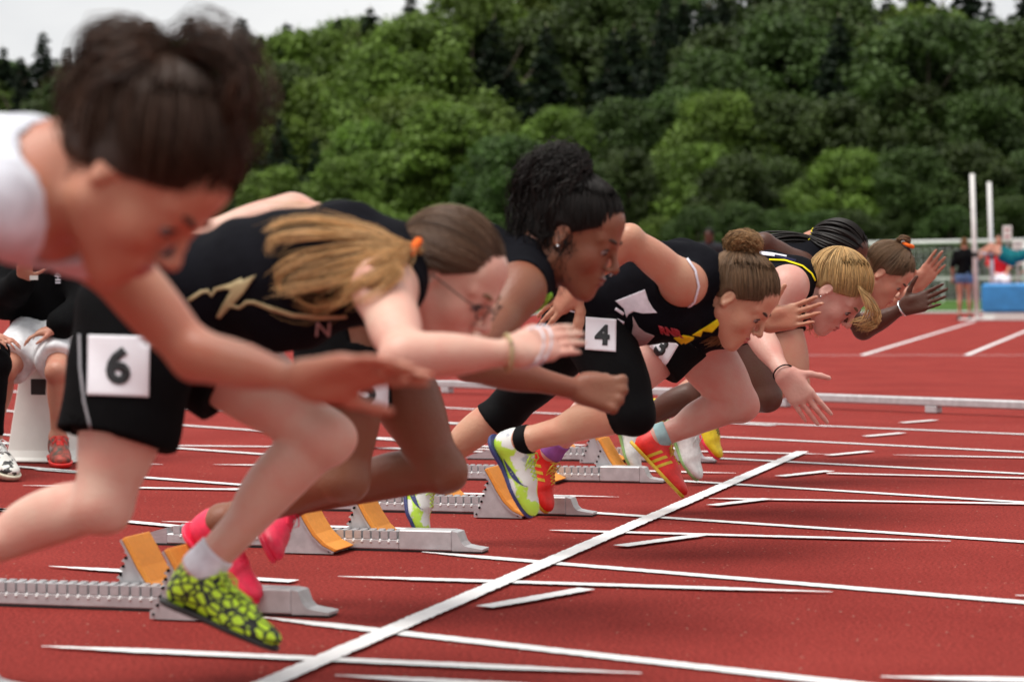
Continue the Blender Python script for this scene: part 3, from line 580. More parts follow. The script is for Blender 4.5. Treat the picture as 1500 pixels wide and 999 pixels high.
# ------------------------------------------------------------------ ground, track, markings
def ground_mat(name, c1, c2, scale, bump, bs, rough=.9, speck=None):
    m = bpy.data.materials.new(name); m.use_nodes = True; t = m.node_tree; N = t.nodes; K = t.links.new; b = N['Principled BSDF']; b.inputs['Roughness'].default_value = 1.0; b.inputs['Specular IOR Level'].default_value = .08
    g_ = N.new('ShaderNodeNewGeometry'); n = N.new('ShaderNodeTexNoise'); n.inputs['Scale'].default_value = scale; n.inputs['Detail'].default_value = 8; n.inputs['Roughness'].default_value = .65; K(g_.outputs['Position'], n.inputs['Vector'])
    r = N.new('ShaderNodeValToRGB'); r.color_ramp.elements[0].position = .3; r.color_ramp.elements[1].position = .7; r.color_ramp.elements[0].color = (*c1, 1); r.color_ramp.elements[1].color = (*c2, 1); K(n.outputs['Fac'], r.inputs[0])
    n2 = N.new('ShaderNodeTexNoise'); n2.inputs['Scale'].default_value = bs; n2.inputs['Detail'].default_value = 6; n2.inputs['Roughness'].default_value = .75; K(g_.outputs['Position'], n2.inputs['Vector'])
    mx = N.new('ShaderNodeMix'); mx.data_type = 'RGBA'; mx.blend_type = 'MULTIPLY'; mx.inputs[0].default_value = 1; r2 = N.new('ShaderNodeValToRGB'); r2.color_ramp.elements[0].position = .38; r2.color_ramp.elements[1].position = .62; r2.color_ramp.elements[0].color = (.50, .48, .48, 1); r2.color_ramp.elements[1].color = (1.45, 1.5, 1.55, 1)
    K(n2.outputs['Fac'], r2.inputs[0]); K(r.outputs[0], mx.inputs[6]); K(r2.outputs[0], mx.inputs[7]); cur = mx.outputs[2]
    if speck:
        v = N.new('ShaderNodeTexVoronoi'); v.inputs['Scale'].default_value = 55; v.inputs['Randomness'].default_value = 1; K(g_.outputs['Position'], v.inputs['Vector']); r3 = N.new('ShaderNodeValToRGB'); r3.color_ramp.elements[0].position = .93; r3.color_ramp.elements[1].position = .95; r3.color_ramp.elements[0].color = (0, 0, 0, 1); r3.color_ramp.elements[1].color = (1, 1, 1, 1)
        sp = N.new('ShaderNodeSeparateColor'); K(v.outputs['Color'], sp.inputs[0]); K(sp.outputs[0], r3.inputs[0]); lt = N.new('ShaderNodeMath'); lt.operation = 'LESS_THAN'; lt.inputs[1].default_value = .16; K(v.outputs['Distance'], lt.inputs[0]); mu = N.new('ShaderNodeMath'); mu.operation = 'MULTIPLY'; K(lt.outputs[0], mu.inputs[0]); K(r3.outputs[0], mu.inputs[1])
        m3 = N.new('ShaderNodeMix'); m3.data_type = 'RGBA'; K(mu.outputs[0], m3.inputs[0]); K(cur, m3.inputs[6]); m3.inputs[7].default_value = (*speck, 1); cur = m3.outputs[2]
    K(cur, b.inputs['Base Color']); bp = N.new('ShaderNodeBump'); bp.inputs['Strength'].default_value = bump; bp.inputs['Distance'].default_value = .004; K(n2.outputs['Fac'], bp.inputs['Height']); K(bp.outputs[0], b.inputs['Normal']); return m
M['track'] = ground_mat('red_rubber_track', (.215, .026, .021), (.285, .040, .032), 1.6, 1.0, 120, speck=(.46, .34, .28))
M['grass'] = ground_mat('grass_field', (.045, .095, .02), (.08, .15, .035), .6, .8, 60)
M['line'] = mat('white_line_paint', (.80, .79, .79), .8, var=.05, vscale=60, bump=.4, bscale=300)
M['path'] = ground_mat('pale_path', (.42, .38, .37), (.52, .48, .46), 3, .4, 90)
M['white_plastic'] = mat('white_plastic', (.74, .74, .70), .4, var=.04, vscale=12, bump=.05, bscale=60)
M['white_metal'] = mat('white_painted_metal', (.72, .72, .70), .4, var=.04)
M['mat_blue'] = mat('blue_mat_cover', (.035, .25, .58), .55, var=.18, vscale=2.2, bump=.5, bscale=3)
def sheet(name, x0, x1, y0, y1, z, m, kind='structure'):
    me = bpy.data.meshes.new(name); me.from_pydata([(x0, y0, z), (x1, y0, z), (x1, y1, z), (x0, y1, z)], [], [(0, 1, 2, 3)]); return tag(add_me(name, me, m), kind=kind)
# terrain: flat by the track, rising into the wooded hill behind it
XS = np.concatenate([np.linspace(-1500, -260, 14), np.linspace(-220, 160, 39), np.linspace(200, 1500, 14)]); YS = np.concatenate([np.linspace(-1200, 60, 14), np.linspace(70, 260, 39), np.linspace(300, 1600, 14)])
def hill(x, y):
    t = np.clip((y-97-.02*x)/150, 0, 1); return 24*t*t*(3-2*t)+1.2*np.sin(x*.05)*np.sin(y*.06)*np.clip((y-100)/40, 0, 1)
gx, gy = np.meshgrid(XS, YS, indexing='ij'); gz = hill(gx, gy)-.02; nX, nY = gx.shape; I = np.arange(nX*nY).reshape(nX, nY)
tag(add_me('ground', mesh_np('ground', np.stack([gx, gy, gz], -1).reshape(-1, 3), np.stack([I[:-1, :-1], I[1:, :-1], I[1:, 1:], I[:-1, 1:]], -1).reshape(-1, 4)), 'grass'), kind='structure')
sheet('track', -60, 45, -7.5, 54.5, 0, 'track')
sheet('path', -60, 60, 56.2, 59.5, .004, 'path')
def line(name, p, q, wd=.05, z=.004, taper=(0, 0), kind='structure', seed=0, edge=.0013):
    p = V3(p[0], p[1], 0); q = V3(q[0], q[1], 0); d = nrm(q-p); n = V3(-d[1], d[0], 0); L_ = np.linalg.norm(q-p); k = int(min(900, max(6, L_/.012))); rg = np.random.default_rng(int(abs(p[1]*1000+p[0]*77))+seed)
    t = np.linspace(0, 1, k); W = np.full(k, wd/2)
    if taper[0]: W *= np.clip(t*L_/taper[0]+.15, 0, 1)
    if taper[1]: W *= np.clip((1-t)*L_/taper[1]+.15, 0, 1)
    a = [p+d*L_*tt+n*(ww+rg.normal()*edge) for tt, ww in zip(t, W)]; b = [p+d*L_*tt-n*(ww+rg.normal()*edge) for tt, ww in zip(t, W)]
    v = np.array(a+b); v[:, 2] = z; i = np.arange(k-1); return tag(add_me(name, mesh_np(name, v, np.stack([i+k, i+k+1, i+1, i], -1), False), 'line'), kind=kind)
gp = lambda x, y: at(x, y, z=0)
def ext(a, b, e0=0., e1=0.): a, b = gp(*a), gp(*b); d = nrm(b-a); return a-d*e0, b+d*e1
line('start_line', (0, -4.2), (0.004, 5.30), .053, .008)
# long lane lines of the oval (they curve away slightly) and the straight-lane lines; ends measured on the photograph
for a, b, e0, e1 in [((375, 905), (1204, 999), 0, 8), ((618, 810), (1500, 884), 0, 8), ((893, 754), (1500, 795), .15, 8), ((1007, 706), (1500, 737), .15, 8), ((1030, 671), (1500, 695), .2, 8), ((1000, 638), (1500, 663), 0, 8), ((1050, 618), (1500, 637), .2, 8)]:
    a, b = ext(a, b, e0, e1); line('lane_line', a, b, .05, .004, (.25 if e0 == 0 else 0, 0))
for a, b, e0, e1, ta in [((62, 950), (940, 990), 0, 0, (.25, .3)), ((495, 847), (1220, 870), 0, 0, (.25, .3)), ((805, 779), (1393, 795), 0, 0, (.1, .3)), ((1038, 732), (1500, 740), 0, 6, (.1, 0)), ((1212, 695), (1500, 702), 0, 6, (0, 0)), ((1308, 668), (1500, 672), 0, 6, (.2, 0)), ((1038, 663), (1212, 667), .6, 0, (0, .2)), ((1000, 693), (1078, 695), .6, 0, (0, .2)),
    ((683, 725), (907, 730), .9, 0, (.3, .3)), ((467, 773), (677, 779), .2, 0, (.3, .3)), ((237, 766), (310, 768), 0, .2, (.3, 0)), ((72, 832), (185, 839), 0, .5, (.2, 0)), ((0, 748), (57, 755), 3, .1, (0, 0)), ((175, 765), (300, 777), .7, .7, (0, 0)), ((0, 762), (39, 763), 3, .1, (0, 0)), ((5, 683), (104, 692), 0, .2, (.2, 0)), ((198, 700), (354, 712), .6, .6, (0, 0)), ((33, 713), (348, 719), 0, .2, (.3, 0)), ((207, 681), (239, 682), .2, 0, (0, .2)), ((312, 682), (384, 683), 0, .3, (.2, 0)),
    ((243, 654), (414, 656), 1, 1, (0, 0)), ((246, 657), (403, 668), .4, .8, (0, 0)), ((265, 624), (393, 633), 1, 2, (0, 0)), ((277, 599), (348, 603), 1, 2, (0, 0)), ((12, 603), (32, 605), 3, .5, (0, 0)), ((15, 574), (35, 576), 3, .5, (0, 0)), ((6, 638), (30, 640), 3, .3, (0, 0)), ((6, 650), (28, 651), 3, .3, (0, 0)), ((563, 643), (590, 644), .5, 1, (0, 0)), ((563, 658), (590, 659), .5, 1, (0, 0)), ((665, 599), (720, 602), .8, 2.2, (0, 0)), ((670, 622), (692, 623), .8, 1, (0, 0)),
    ((565, 997), (600, 999), .1, 3, (.2, 0)), ((1290, 995), (1500, 1000), 0, 3, (.2, 0)), ((1487, 875), (1530, 877), 0, 3, (.15, 0)), ((1140, 521), (1365, 521), 1, 1, (0, 0))]:
    a, b = ext(a, b, e0, e1); line('lane_line', a, b, .048, .006, ta, seed=3)
for a, b in [((710, 893), (860, 866)), ((908, 803), (1025, 787)), ((1043, 743), (1125, 733)), ((1142, 700), (1215, 692)), ((1213, 669), (1275, 663)), ((1268, 641), (1322, 636)), ((1321, 621), (1370, 617))]: line('stagger_mark', gp(*a), gp(*b), .05, .0075)
line('runway_line', gp(1262, 521), gp(1428, 471), .06, .004); line('runway_line', gp(1415, 521), gp(1520, 478), .06, .004)
# ------------------------------------------------------------------ kerb rail along the inside of the track
ka, kb = ext((655, 576), (1500, 611), 9, 7); kd = nrm(kb-ka); kn = V3(-kd[1], kd[0], 0)
kr = empty('kerb_rail', tuple((ka+kb)/2), 'long low pale grey metal kerb rail along the inside of the track', 'kerb rail')
KL_ = np.linalg.norm(kb-ka); nseg = int(KL_/4)+1
for i in range(nseg):
    p = ka+kd*4*i; q = ka+kd*(4*i+3.985); b = MB(); TT = lambda s, p=p: p+kd*s[0]+kn*s[1]+V3(0, 0, s[2]); b.box((0, -.028, .040), (3.985, .028, .088), TT); b.build('rail', 'alu_paint', kr, bevel=.008)
    for s_ in (1.0, 3.0, 3.93):
        b = MB(); b.box((s_-.04, -.028, .004), (s_+.04, .028, .042), TT); b.build('foot', 'alu_paint', kr, bevel=.004)
# ------------------------------------------------------------------ starting blocks
def pedal(root, x, y, side, h=1., lean=0.):
    """x,y: front bottom corner of the pad; side -1 near, +1 far side of the rail"""
    sh = lambda P_: [(x+a*h, b*h) for a, b in P_]
    prof = [(0, .004), (-.155, .004), (-.155, .022), (-.142, .028)]
    for i in range(5): zx = -.142+.0065*i; zz = .028+.019*i; prof += [(zx, zz+.004), (zx+.009, zz+.008), (zx+.009, zz+.014), (zx+.001, zz+.018)]
    prof += [(-.108, .128), (-.098, .130), (-.090, .120), (-.045, .040), (-.012, .016)]
    ys = (y-.058, y+.052)
    for yy in ys: b = MB(); b.prism(sh(prof), yy, yy+.004); b.build('side_plate', 'alu_paint', root)
    b = MB(); b.box((x-.155*h, ys[0]+.004, .004), (x-.004, ys[1], .012)); b.build('base_plate', 'alu_paint', root, bevel=.002)
    c = [(-.118, .152), (-.098, .118), (-.080, .085), (-.058, .052), (-.030, .026), (.004, .010)]; c = [(x+a*h+lean*bb, bb*h) for a, bb in c]
    up = [(p[0]+.011, p[1]+.006) for p in c]; b = MB(); b.prism(c+up[::-1], ys[0]-.006, ys[1]+.010); pad = b.build('pad', 'pad', root, bevel=.002)
    lo_ = [(p[0]-.005, p[1]-.003) for p in c]; b = MB(); b.prism(lo_+[(p[0]-.0004, p[1]-.0002) for p in c][::-1], ys[0]-.006, ys[1]+.010); b.build('backing_plate', 'alu', root)
    b = MB()
    for k in range(5):
        for a in range(2): b.tube([(x-.136*h+.0065*k, yy-.0015, (.034+.019*k)*h) for yy in (ys[0]-.002, ys[0]+.006)], .0035, 8)
    for yy in (ys[0]-.003, ys[1]+.001): b.tube([(x-.012, yy, .012), (x-.012, yy+.006, .012)], .004, 8); b.tube([(x-.146*h, yy, .014), (x-.146*h, yy+.006, .014)], .003, 8)
    tag(b.build('bolt', 'alu_dark', root, True), kind='stuff')
def block(tip, yc, near_x, far_x, label, L_=.92, tail=True):
    root = empty('starting_block', (tip-.45, yc, 0), label, 'starting block', 'starting blocks set out behind the start line'); x0 = tip-L_; xs = tip-.235
    b = MB(); hw = .030
    b.box((x0, yc-hw, .006), (xs, yc+hw, .034)); b.build('rail', 'alu_paint', root, bevel=.003)
    k = 0; x = x0+.02
    while x < xs-.012:
        b = MB()
        for s in (-1, 1): b.prism([(x, .034), (x+.0198, .034), (x+.0198, .056), (x+.003, .056), (x, .053)], yc+s*(hw-.004)-.004, yc+s*(hw-.004)+.004)
        b.box((x+.0022, yc-hw+.001, .0345), (x+.0178, yc+hw-.001, .0535)); o = b.build('rail_tooth', 'alu_paint', root)
        b = MB()
        b.tube([(x+.0226, yc-hw-.0012, .026), (x+.0226, yc-hw+.001, .026)], .0036, 8); b.build('slot_rivet', 'white_metal', root, True); x += .0255
    b = MB(); b.box((xs, yc-hw-.003, .006), (tip-.085, yc+hw+.003, .060)); b.build('front_housing', 'alu_paint', root, bevel=.003)
    b = MB(); b.prism([(tip-.0848, .006), (tip-.0848, .059), (tip-.070, .056), (tip-.060, .030), (tip-.050, .020), (tip-.030, .016), (tip, .012), (tip, .006)], yc-.032, yc+.032); b.build('front_flange', 'alu_paint', root)
    b = MB(); b.prism([(x0-.001, .006), (x0-.001, .050), (x0-.10, .022), (x0-.13, .010), (x0-.13, .006)], yc-.026, yc+.026); b.build('tail_plate', 'alu', root)
    b = MB(); b.box((x0-.12, yc-.028, .0005), (tip-.002, yc+.028, .0058)); b.build('rubber_strip', 'rubber', root)
    pedal(root, near_x, yc-.095, -1); pedal(root, far_x, yc+.095, 1); return root
def X(px, py, y): return float(at(px, py, y=y)[0])
block(-.40, -.84, -.80, -1.05, 'blurred silver starting block in the nearest visible lane, cut off by the bottom left corner')
block(-.20, .200, X(312, 905, .03), X(268, 850, .30), 'silver starting block under the pink spiked shoe and the lime spotted shoe')
block(-.23, 1.435, X(490, 806, 1.29), X(597, 776, 1.60), 'silver starting block with toothed rail and the lime and white shoe behind its front end')
block(-.19, 2.47, X(765, 755, 2.32), X(688, 733, 2.57), 'silver starting block with upright orange pad and a red shoe toe pressed on it')
block(-.24, 3.70, X(812, 706, 3.55), X(928, 680, 3.80), 'pale silver starting block with triangular notched bracket beside a white shoe')
block(-.25, 4.69, X(905, 676, 4.55), X(850, 664, 4.78), 'farthest starting block, behind the white and green shoe near the end of the start line')
# ------------------------------------------------------------------ the seven sprinters
def feet(J, L_=.235):
    for s in 'RL':
        if 'he'+s in J:
            x = nrm(J['to'+s]-J['he'+s]); up = J['K'+s]-J['A'+s]; _, y, z = (x, *basis(x, up)[1:]); z = basis(x, up)[2]; k = L_/.255
            he = J['A'+s]-k*(x*.052+z*.088); to = he+x*L_; low = min(he[2], to[2]); 
            if low < .012: dz = .012-low; he[2] += dz; to[2] += dz; J['A'+s] = J['A'+s]+V3(0, 0, dz)
            J['he'+s], J['to'+s] = he, to
    return J
def bib(R, o, c, r, u, digit, dc=None, dr=None, du=None, m=6.):
    bv = bvh_of(o); fb = R['J']['HR']; q, t = quad(c, r, u, 1); b = lay('bib', q, t, bv, 'paper', R['root'], .003, m, fb)
    dc = c if dc is None else dc; q, t = text_px(digit, dc, dr if dr is not None else np.array(r)*.52, du if du is not None else np.array(u)*.62, .045); lay('number', q, t, bv, 'ink', b, .0048, m, fb)
H_ = lambda p, n, th, pose='open', g=.95: (p, n, th, pose, g)
def dirpx(a, b, ya, yb): return nrm(at(b[0], b[1], y=yb)-at(a[0], a[1], y=ya))
N_ = V3
def nails(R, m, s):
    hp = [p for p in R['B'] if p[6] == 'hand']; return hp
def glasses(R):
    Th = R['Th']; b = MB()
    for q in (1, -1):
        b.tube([Th(.106-.010*abs(math.cos(t)*.5+q*.0)-.004*(1 if math.cos(t)*q > 0 else 0)*math.cos(t)*q, q*.032+.023*math.cos(t), -.001+.0145*math.sin(t)) for t in np.linspace(0, 2*math.pi, 22, endpoint=False)], .0013, 5, True)
        b.tube([Th(.099, q*.055, .004), Th(.075, q*.073, .005), Th(.0, q*.080, .004)], .0012, 5)
    b.tube([Th(.106, .010, .002), Th(.110, 0, .004), Th(.106, -.010, .002)], .0013, 5); return b.build('glasses', 'alu_dark', R['root'], True)
def loose(R, o, m, paths, n=18, sp=(.004, .008, .010), rad=.0010, tone=.4, seed=3, wave=.0, curl=0., name='loose_hair', s=14):
    rg = np.random.default_rng(seed); Q = np.concatenate([lock(p, n, sp, rg, s=s, wave=wave, curl=curl) for p in paths]); return strands(name, Q, np.interp(np.linspace(0, 1, s), [0, .7, 1], [rad, rad, rad*.35]), m, o, tone, seed=seed)
def pp(Y, *pts): return [at(a, b, y=Y+c) for a, b, c in pts]
def press(R, objs, Y, pts, lift=.014):
    """lay a lock of hair over the body: points aimed at the skin and cloth, kept a finger above them"""
    bvs = [bvh_of(o) for o in objs]; out = []
    for x, y, c in pts:
        d = nrm(ray(x, y)); best = None
        for bv in bvs:
            hh = bv.ray_cast(Vector(CAM), Vector(d))
            if hh[0] is not None and (best is None or hh[3] < best): best = hh[3]
        out.append(CAM+d*(best-lift) if best is not None and c is None else at(x, y, y=Y+(c or 0)))
    return out
def scrunchie(R, c, ax, m, r=.020, th=.007, name='hair_tie'): return ring(R, c, ax, r, th, m, name, 20)
G_ = 'sprinters leaving the starting blocks'
# --- lane nearest the camera: dark updo, white shirt
Y = -2.1
J = JJ(Y, P=(-420, 430, 0), C=(-170, 300, 0), N=(25, 248, 0), H=(207, 250, .0), HR=(-430, 440, -.09), HL=(-420, 430, .09), SR=(-45, 300, -.17), SL=(130, 345, .15), ER=(-300, 280, -.3), WR=(-450, 400, -.2), EL=(286, 520, .17), WL=(436, 556, .10), KR=(-640, 620, -.1), AR=(-800, 850, -.1), heR=(-860, 900, -.1), toR=(-760, 960, -.1), KL=(-120, 680, .1), AL=(-350, 840, .1), heL=(-400, 900, .1), toL=(-260, 960, .1)); feet(J)
M['skin_a'] = skin('warm_brown_skin', (.50, .235, .155))
R = person(dict(J=J, h=.0058, g=.90, fat=.92, bust=False, arm=.92, skin='skin_a', hx=head_axes(56, 2), hs=.98, group=G_, label='blurred foreground sprinter in a white shirt with a dark messy updo', hL=H_(dirpx((436, 558), (600, 536), Y+.10, Y+.09), N_(.1, -.6, -.8), N_(.3, -.6, -.8), 'flat', .92)))
jersey(R, 'white', name='shirt', neckr=.088, armr=.086, sleeves=.5, sides='R'); shorts(R, 'blackshort')
hc = hair_cap(R, 'h_dark', (-.075, 0, .085), grow=.004, n=1700, rad=.0011, lift=.012, noise=.05, seed=11, hl=((.088, .060), (-.078, -.072)), strands_s=14, ears=False)
for k, (nn_, pts) in enumerate([(60, ((240, 125, 0), (232, 85, -.01), (205, 55, -.02), (165, 58, -.03), (130, 90, -.03), (112, 150, -.04), (108, 215, -.04))), (50, ((242, 125, 0), (262, 85, 0), (300, 62, -.01), (338, 82, -.02), (352, 140, -.02), (348, 200, -.02))), (50, ((238, 125, .02), (222, 70, 0), (190, 60, .02), (155, 90, .02), (138, 150, 0), (125, 230, -.03), (118, 280, -.03))), (40, ((246, 122, .02), (280, 84, .02), (318, 90, .02), (340, 150, 0), (345, 215, -.01))), (16, ((250, 110, 0), (310, 55, 0), (360, 90, 0), (380, 160, 0), (374, 230, 0))), (40, ((240, 125, -.02), (215, 90, -.04), (180, 90, -.06), (150, 130, -.06), (135, 190, -.05), (130, 250, -.04))), (14, ((236, 115, -.02), (205, 52, -.03), (170, 42, -.03), (130, 60, -.03), (100, 110, -.03), (92, 180, -.02))), (12, ((236, 115, .02), (250, 60, .03), (290, 42, .03), (330, 48, .03), (370, 100, .03)))]):
    loose(R, hc, 'h_dark', [pp(Y, *pts)], nn_*2, (.008, .020, .025, .022, .020, .016), .0009, .5, 40+k, wave=.008, curl=.0015)
for s in 'RL': shoe(R['root'], J['he'+s], J['to'+s], J['K'+s]-J['A'+s], ('sh_black', 'sh_black', 'sh_white'))
# --- bib 6: fair skin, glasses, long sandy ponytail
Y = -.70
J = JJ(Y, P=(218, 452, 0), C=(432, 400, 0), N=(585, 388, 0), H=(655, 405, 0), HR=(205, 465, -.09), HL=(232, 468, .09), SR=(563, 425, -.17), SL=(590, 372, .16), ER=(592, 522, -.36), WR=(748, 517, -.27), EL=(428, 314, .20), WL=(310, 338, .15), KR=(150, 738, -.17), AR=(-95, 885, -.12), heR=(-160, 900, -.1), toR=(-110, 985, -.1), KL=(476, 642, .1), AL=(296, 835, .06), heL=(232, 868, .06), toL=(398, 940, .04)); feet(J, .240)
R = person(dict(J=J, h=.0043, g=.97, skin='skin_pale', hx=head_axes(38, -3), hs=.98, group=G_, brow='brow_blond', label='sprinter in black with bib 6, glasses and a long sandy ponytail', hR=H_(dirpx((748, 517), (850, 490), Y-.27, Y-.15), N_(.1, 1, -.35), N_(.1, 0, 1), 'flat', .92)))
j = jersey(R, 'black', hem=-.02, neckr=.090); s_ = shorts(R, 'blackshort', frac=(.66, .46), r1=(.108, .100), r0=.108, wr=.004)
bib(R, s_, (174, 536), (44, 1.5), (1, -44), '6', dr=(28, 1), du=(.5, -28)); bv = bvh_of(s_); q, t = strip([(118, 490), (119, 540), (125, 590), (134, 628)], 3.5); lay('piping', q, t, bv, 'grey_cloth', s_, .003, 6, J['HR']); q, t = strip([(342, 470), (350, 486), (356, 498)], 6); lay('drawstring', q, t, bv, 'whitep', s_, .006, 5, J['HL'])
bv = bvh_of(j); q, t = strip([(276, 440), (295, 428), (305, 426), (311, 433), (317, 424), (340, 418), (356, 411)], [5, 5, 5, 4, 5, 6, 8]); lay('gold_line', q, t, bv, 'gold', j, .003, 6, J['C'])
q, t = poly([(330, 422), (376, 403), (357, 430), (342, 446), (323, 465), (317, 463), (333, 437), (340, 426)]); lay('gold_bolt', q, t, bv, 'gold', j, .0032, 6, J['C']); q, t = strip([(335, 446), (345, 448), (352, 450), (362, 442), (372, 442), (400, 452), (430, 461), (470, 464), (508, 462)], [4, 4, 4, 5, 5, 6, 6, 6, 3]); lay('gold_line', q, t, bv, 'gold', j, .0034, 6, J['C'])
q, t = text_px('N', (472, 481), (11, 0), (1, -10), .0); lay('lettering', q, t, bv, 'pinkgrey', j, .003, 5, J['C'])
hc = hair_cap(R, 'h_brown', (-.108, 0, .000), grow=.001, n=1100, rad=.0010, seed=5, lift=.004, noise=.02, fray=.003, hl=((.085, .072), (-.075, -.060)))
tie = press(R, (R['body'], j, hc), Y, [(606, 366, None)], .016)[0]; scrunchie(R, tie, V3(-.8, -.2, .5), 'orange_tie', .017, .007)
def sheet_of_hair(R, o, m, guides, n, noise, rad, seed, s=26, tone=.5, sharp=3., curl=.0):
    """strands flowing between neighbouring guide paths, gathering towards the guides at their tips"""
    rg = np.random.default_rng(seed); Gd = [lock(g_, 1, (0, 0), rg, s=s)[0] for g_ in guides]; out = []; t = np.linspace(0, 1, s)[:, None]
    for _ in range(n):
        i = int(rg.random()*(len(Gd)-1)); u = rg.random(); us = u**sharp/(u**sharp+(1-u)**sharp); t2 = np.clip((t-.12)*2.2, 0, 1); w_ = u*(1-t2)+us*t2; p = Gd[i]*(1-w_)+Gd[i+1]*w_; c = rg.normal(size=3)*noise
        e = .55+.5*rg.random(); tt = np.clip(np.linspace(0, e, s), 0, 1)*(s-1); a = tt.astype(int).clip(0, s-2); f_ = (tt-a)[:, None]; p = p[a]*(1-f_)+p[a+1]*f_
        out.append(p+c*(.35+t)*V3(1, .8, 1)+noise*.9*t*np.sin(7*t+6*rg.random()+V3(0, 2, 4))+rg.normal(size=(s, 3))*curl)
    return strands('loose_hair', np.array(out), np.interp(np.linspace(0, 1, s), [0, .7, 1], [rad, rad, rad*.4]), m, o, tone, seed=seed)
GP = [((545, 338), (490, 318), (440, 303), (395, 304)), ((560, 346), (510, 331), (450, 322), (405, 330), (388, 342)), ((558, 352), (505, 345), (445, 345), (400, 352), (392, 372)), ((556, 362), (500, 364), (440, 380), (408, 402), (412, 424)), ((560, 372), (510, 386), (455, 400), (425, 410)), ((562, 384), (515, 404), (468, 418), (430, 424), (402, 432)), ((566, 392), (525, 418), (495, 440), (462, 453), (432, 436)), ((572, 396), (545, 415), (512, 430), (482, 446), (462, 440)), ((585, 402), (562, 422), (532, 440), (508, 456))]
GD = []
for q_, pts in enumerate(GP): GD.append([tie+V3(.012, 0, -.004), tie+V3(-.006, -.003, .001)]+press(R, (R['body'], j, hc), Y, [(592, 360+3*q_, None), (578, 354+5*q_, None)]+[(a, b, None if q_ else (.02 if a < 500 else .0)) for a, b in pts], .010+.007*(q_ % 3)))
sheet_of_hair(R, hc, 'h_sandy', GD, 900, .0036, .00060, 71, curl=.0003, sharp=16., tone=.6); sheet_of_hair(R, hc, 'h_sandy', [[q+V3(0, -.010, .004) for q in g_] for g_ in GD], 130, .011, .00045, 72, sharp=1.6, curl=.0006)
glasses(R); ring(R, J['WR']+(J['WR']-J['ER'])*-.03, J['WR']-J['ER'], .029, .0035, 'gold', 'wristband')
hd = nrm(dirpx((748, 517), (850, 490), Y-.27, Y-.15))
for a in (.040, .056): ring(R, J['WR']+hd*a, hd+V3(0, .0, -.5), .034, .0020, 'white', 'rubber_band')
shoe(R['root'], J['heL'], J['toL'], J['KL']-J['AL'], ('spotted', 'sh_black', 'sh_limelace'), label='lime and black spotted spiked shoe'); shoe(R['root'], J['heR'], J['toR'], J['KR']-J['AR'], ('spotted', 'sh_black', 'sh_limelace'))
for s in 'LR': sleeve(R, s, .86, 1.03, 'white', 'sock')
# --- bib 5: curly high ponytail
Y = .20
J = JJ(Y, P=(505, 452, 0), C=(650, 418, 0), N=(778, 388, 0), H=(842, 342, 0), HR=(500, 468, -.09), HL=(522, 464, .09), SR=(760, 425, -.16), SL=(775, 398, .16), ER=(690, 532, -.34), WR=(842, 570, -.2), EL=(690, 400, .28), WL=(620, 440, .2), KR=(505, 700, -.14), AR=(325, 812, -.05), heR=(285, 795, -.05), toR=(368, 903, -.05), KL=(648, 688, .1), AL=(420, 738, .14), heL=(404, 728, .28), toL=(434, 806, .06)); feet(J)
R = person(dict(J=J, h=.0044, g=.97, skin='skin_olive', hx=head_axes(27, -2), hs=1.0, group=G_, lips='lips_dark', label='sprinter with bib 5, a curly black high ponytail and a clenched fist', hR=H_(dirpx((842, 570), (905, 578), Y-.2, Y-.18), N_(0, 1, -.3), N_(.1, -.1, 1), 'fist', 1.05)))
j = jersey(R, 'black', hem=-.02); s_ = shorts(R, 'blackshort', frac=(.55, .38), r1=(.104, .095))
bib(R, s_, (537, 572), (30, 1), (.5, -31), '5', dr=(19, 0), du=(0, -19), m=5)
bv = bvh_of(j)
for a, b in (((724, 452), (752, 462)), ((722, 462), (748, 474)), ((722, 471), (742, 482))): q, t = strip([a, ((a[0]+b[0])/2, (a[1]+b[1])/2+1), b], 1.6); lay('thin_stripe', q, t, bv, 'whitep', j, .003, 4, J['C'])
q, t = poly([(778, 447), (806, 428), (808, 434), (792, 452)]); lay('lime_panel', q, t, bv, 'lime', j, .003, 5, J['N'])
hc = hair_cap(R, 'h_black', (-.055, 0, .122), grow=.002, n=1500, rad=.0010, seed=8, lift=.006, noise=.03, tone=.5)
tie = R['Th'](-.06, 0, .118); scrunchie(R, tie, tie-R['Th'](-.01, 0, .03), 'navy', .022, .008)
for k, pts in enumerate([((852, 252, 0), (838, 230, 0), (800, 228, .0), (772, 260, 0), (760, 320, 0), (772, 380, -.02), (790, 420, -.03)), ((852, 252, 0), (835, 236, -.02), (805, 245, -.04), (790, 290, -.05), (790, 350, -.05), (800, 405, -.05)), ((852, 252, .02), (838, 236, .03), (808, 240, .05), (785, 290, .05), (782, 350, .05), (795, 400, .04)), ((852, 252, 0), (840, 232, 0), (790, 232, -.02), (758, 285, -.02), (755, 350, -.02), (768, 395, -.02)), ((852, 252, 0), (845, 245, -.03), (822, 262, -.05), (812, 310, -.05), (812, 360, -.05), (815, 400, -.04)), ((852, 252, 0), (830, 240, 0), (812, 270, 0), (802, 330, 0), (805, 390, -.01))]):
    loose(R, hc, 'h_black', [pp(Y, *[(a_+7, b_, c_) for a_, b_, c_ in pts])], 130, (.012, .023, .030, .033, .031, .026), .0009, .7, 80+k, wave=.010, curl=.0055, s=26)
for q in (-1, 1):
    F_, l2, _ = field([sph(R['Th'](.002, q*.083, -.030), .0035)], .0012); sdf_obj('ear_stud', F_, l2, .0012, 'silver', R['root'], 1)
ring(R, R['Th'](.110, -.006, -.0415), V3(.3, 1, 0), .0032, .0011, 'silver', 'nose_ring', 10)
for s in 'RL': shoe(R['root'], J['he'+s], J['to'+s], J['K'+s]-J['A'+s], ('sh_pink', 'sh_pink', 'sh_pink'), .25 if s == 'R' else 0)
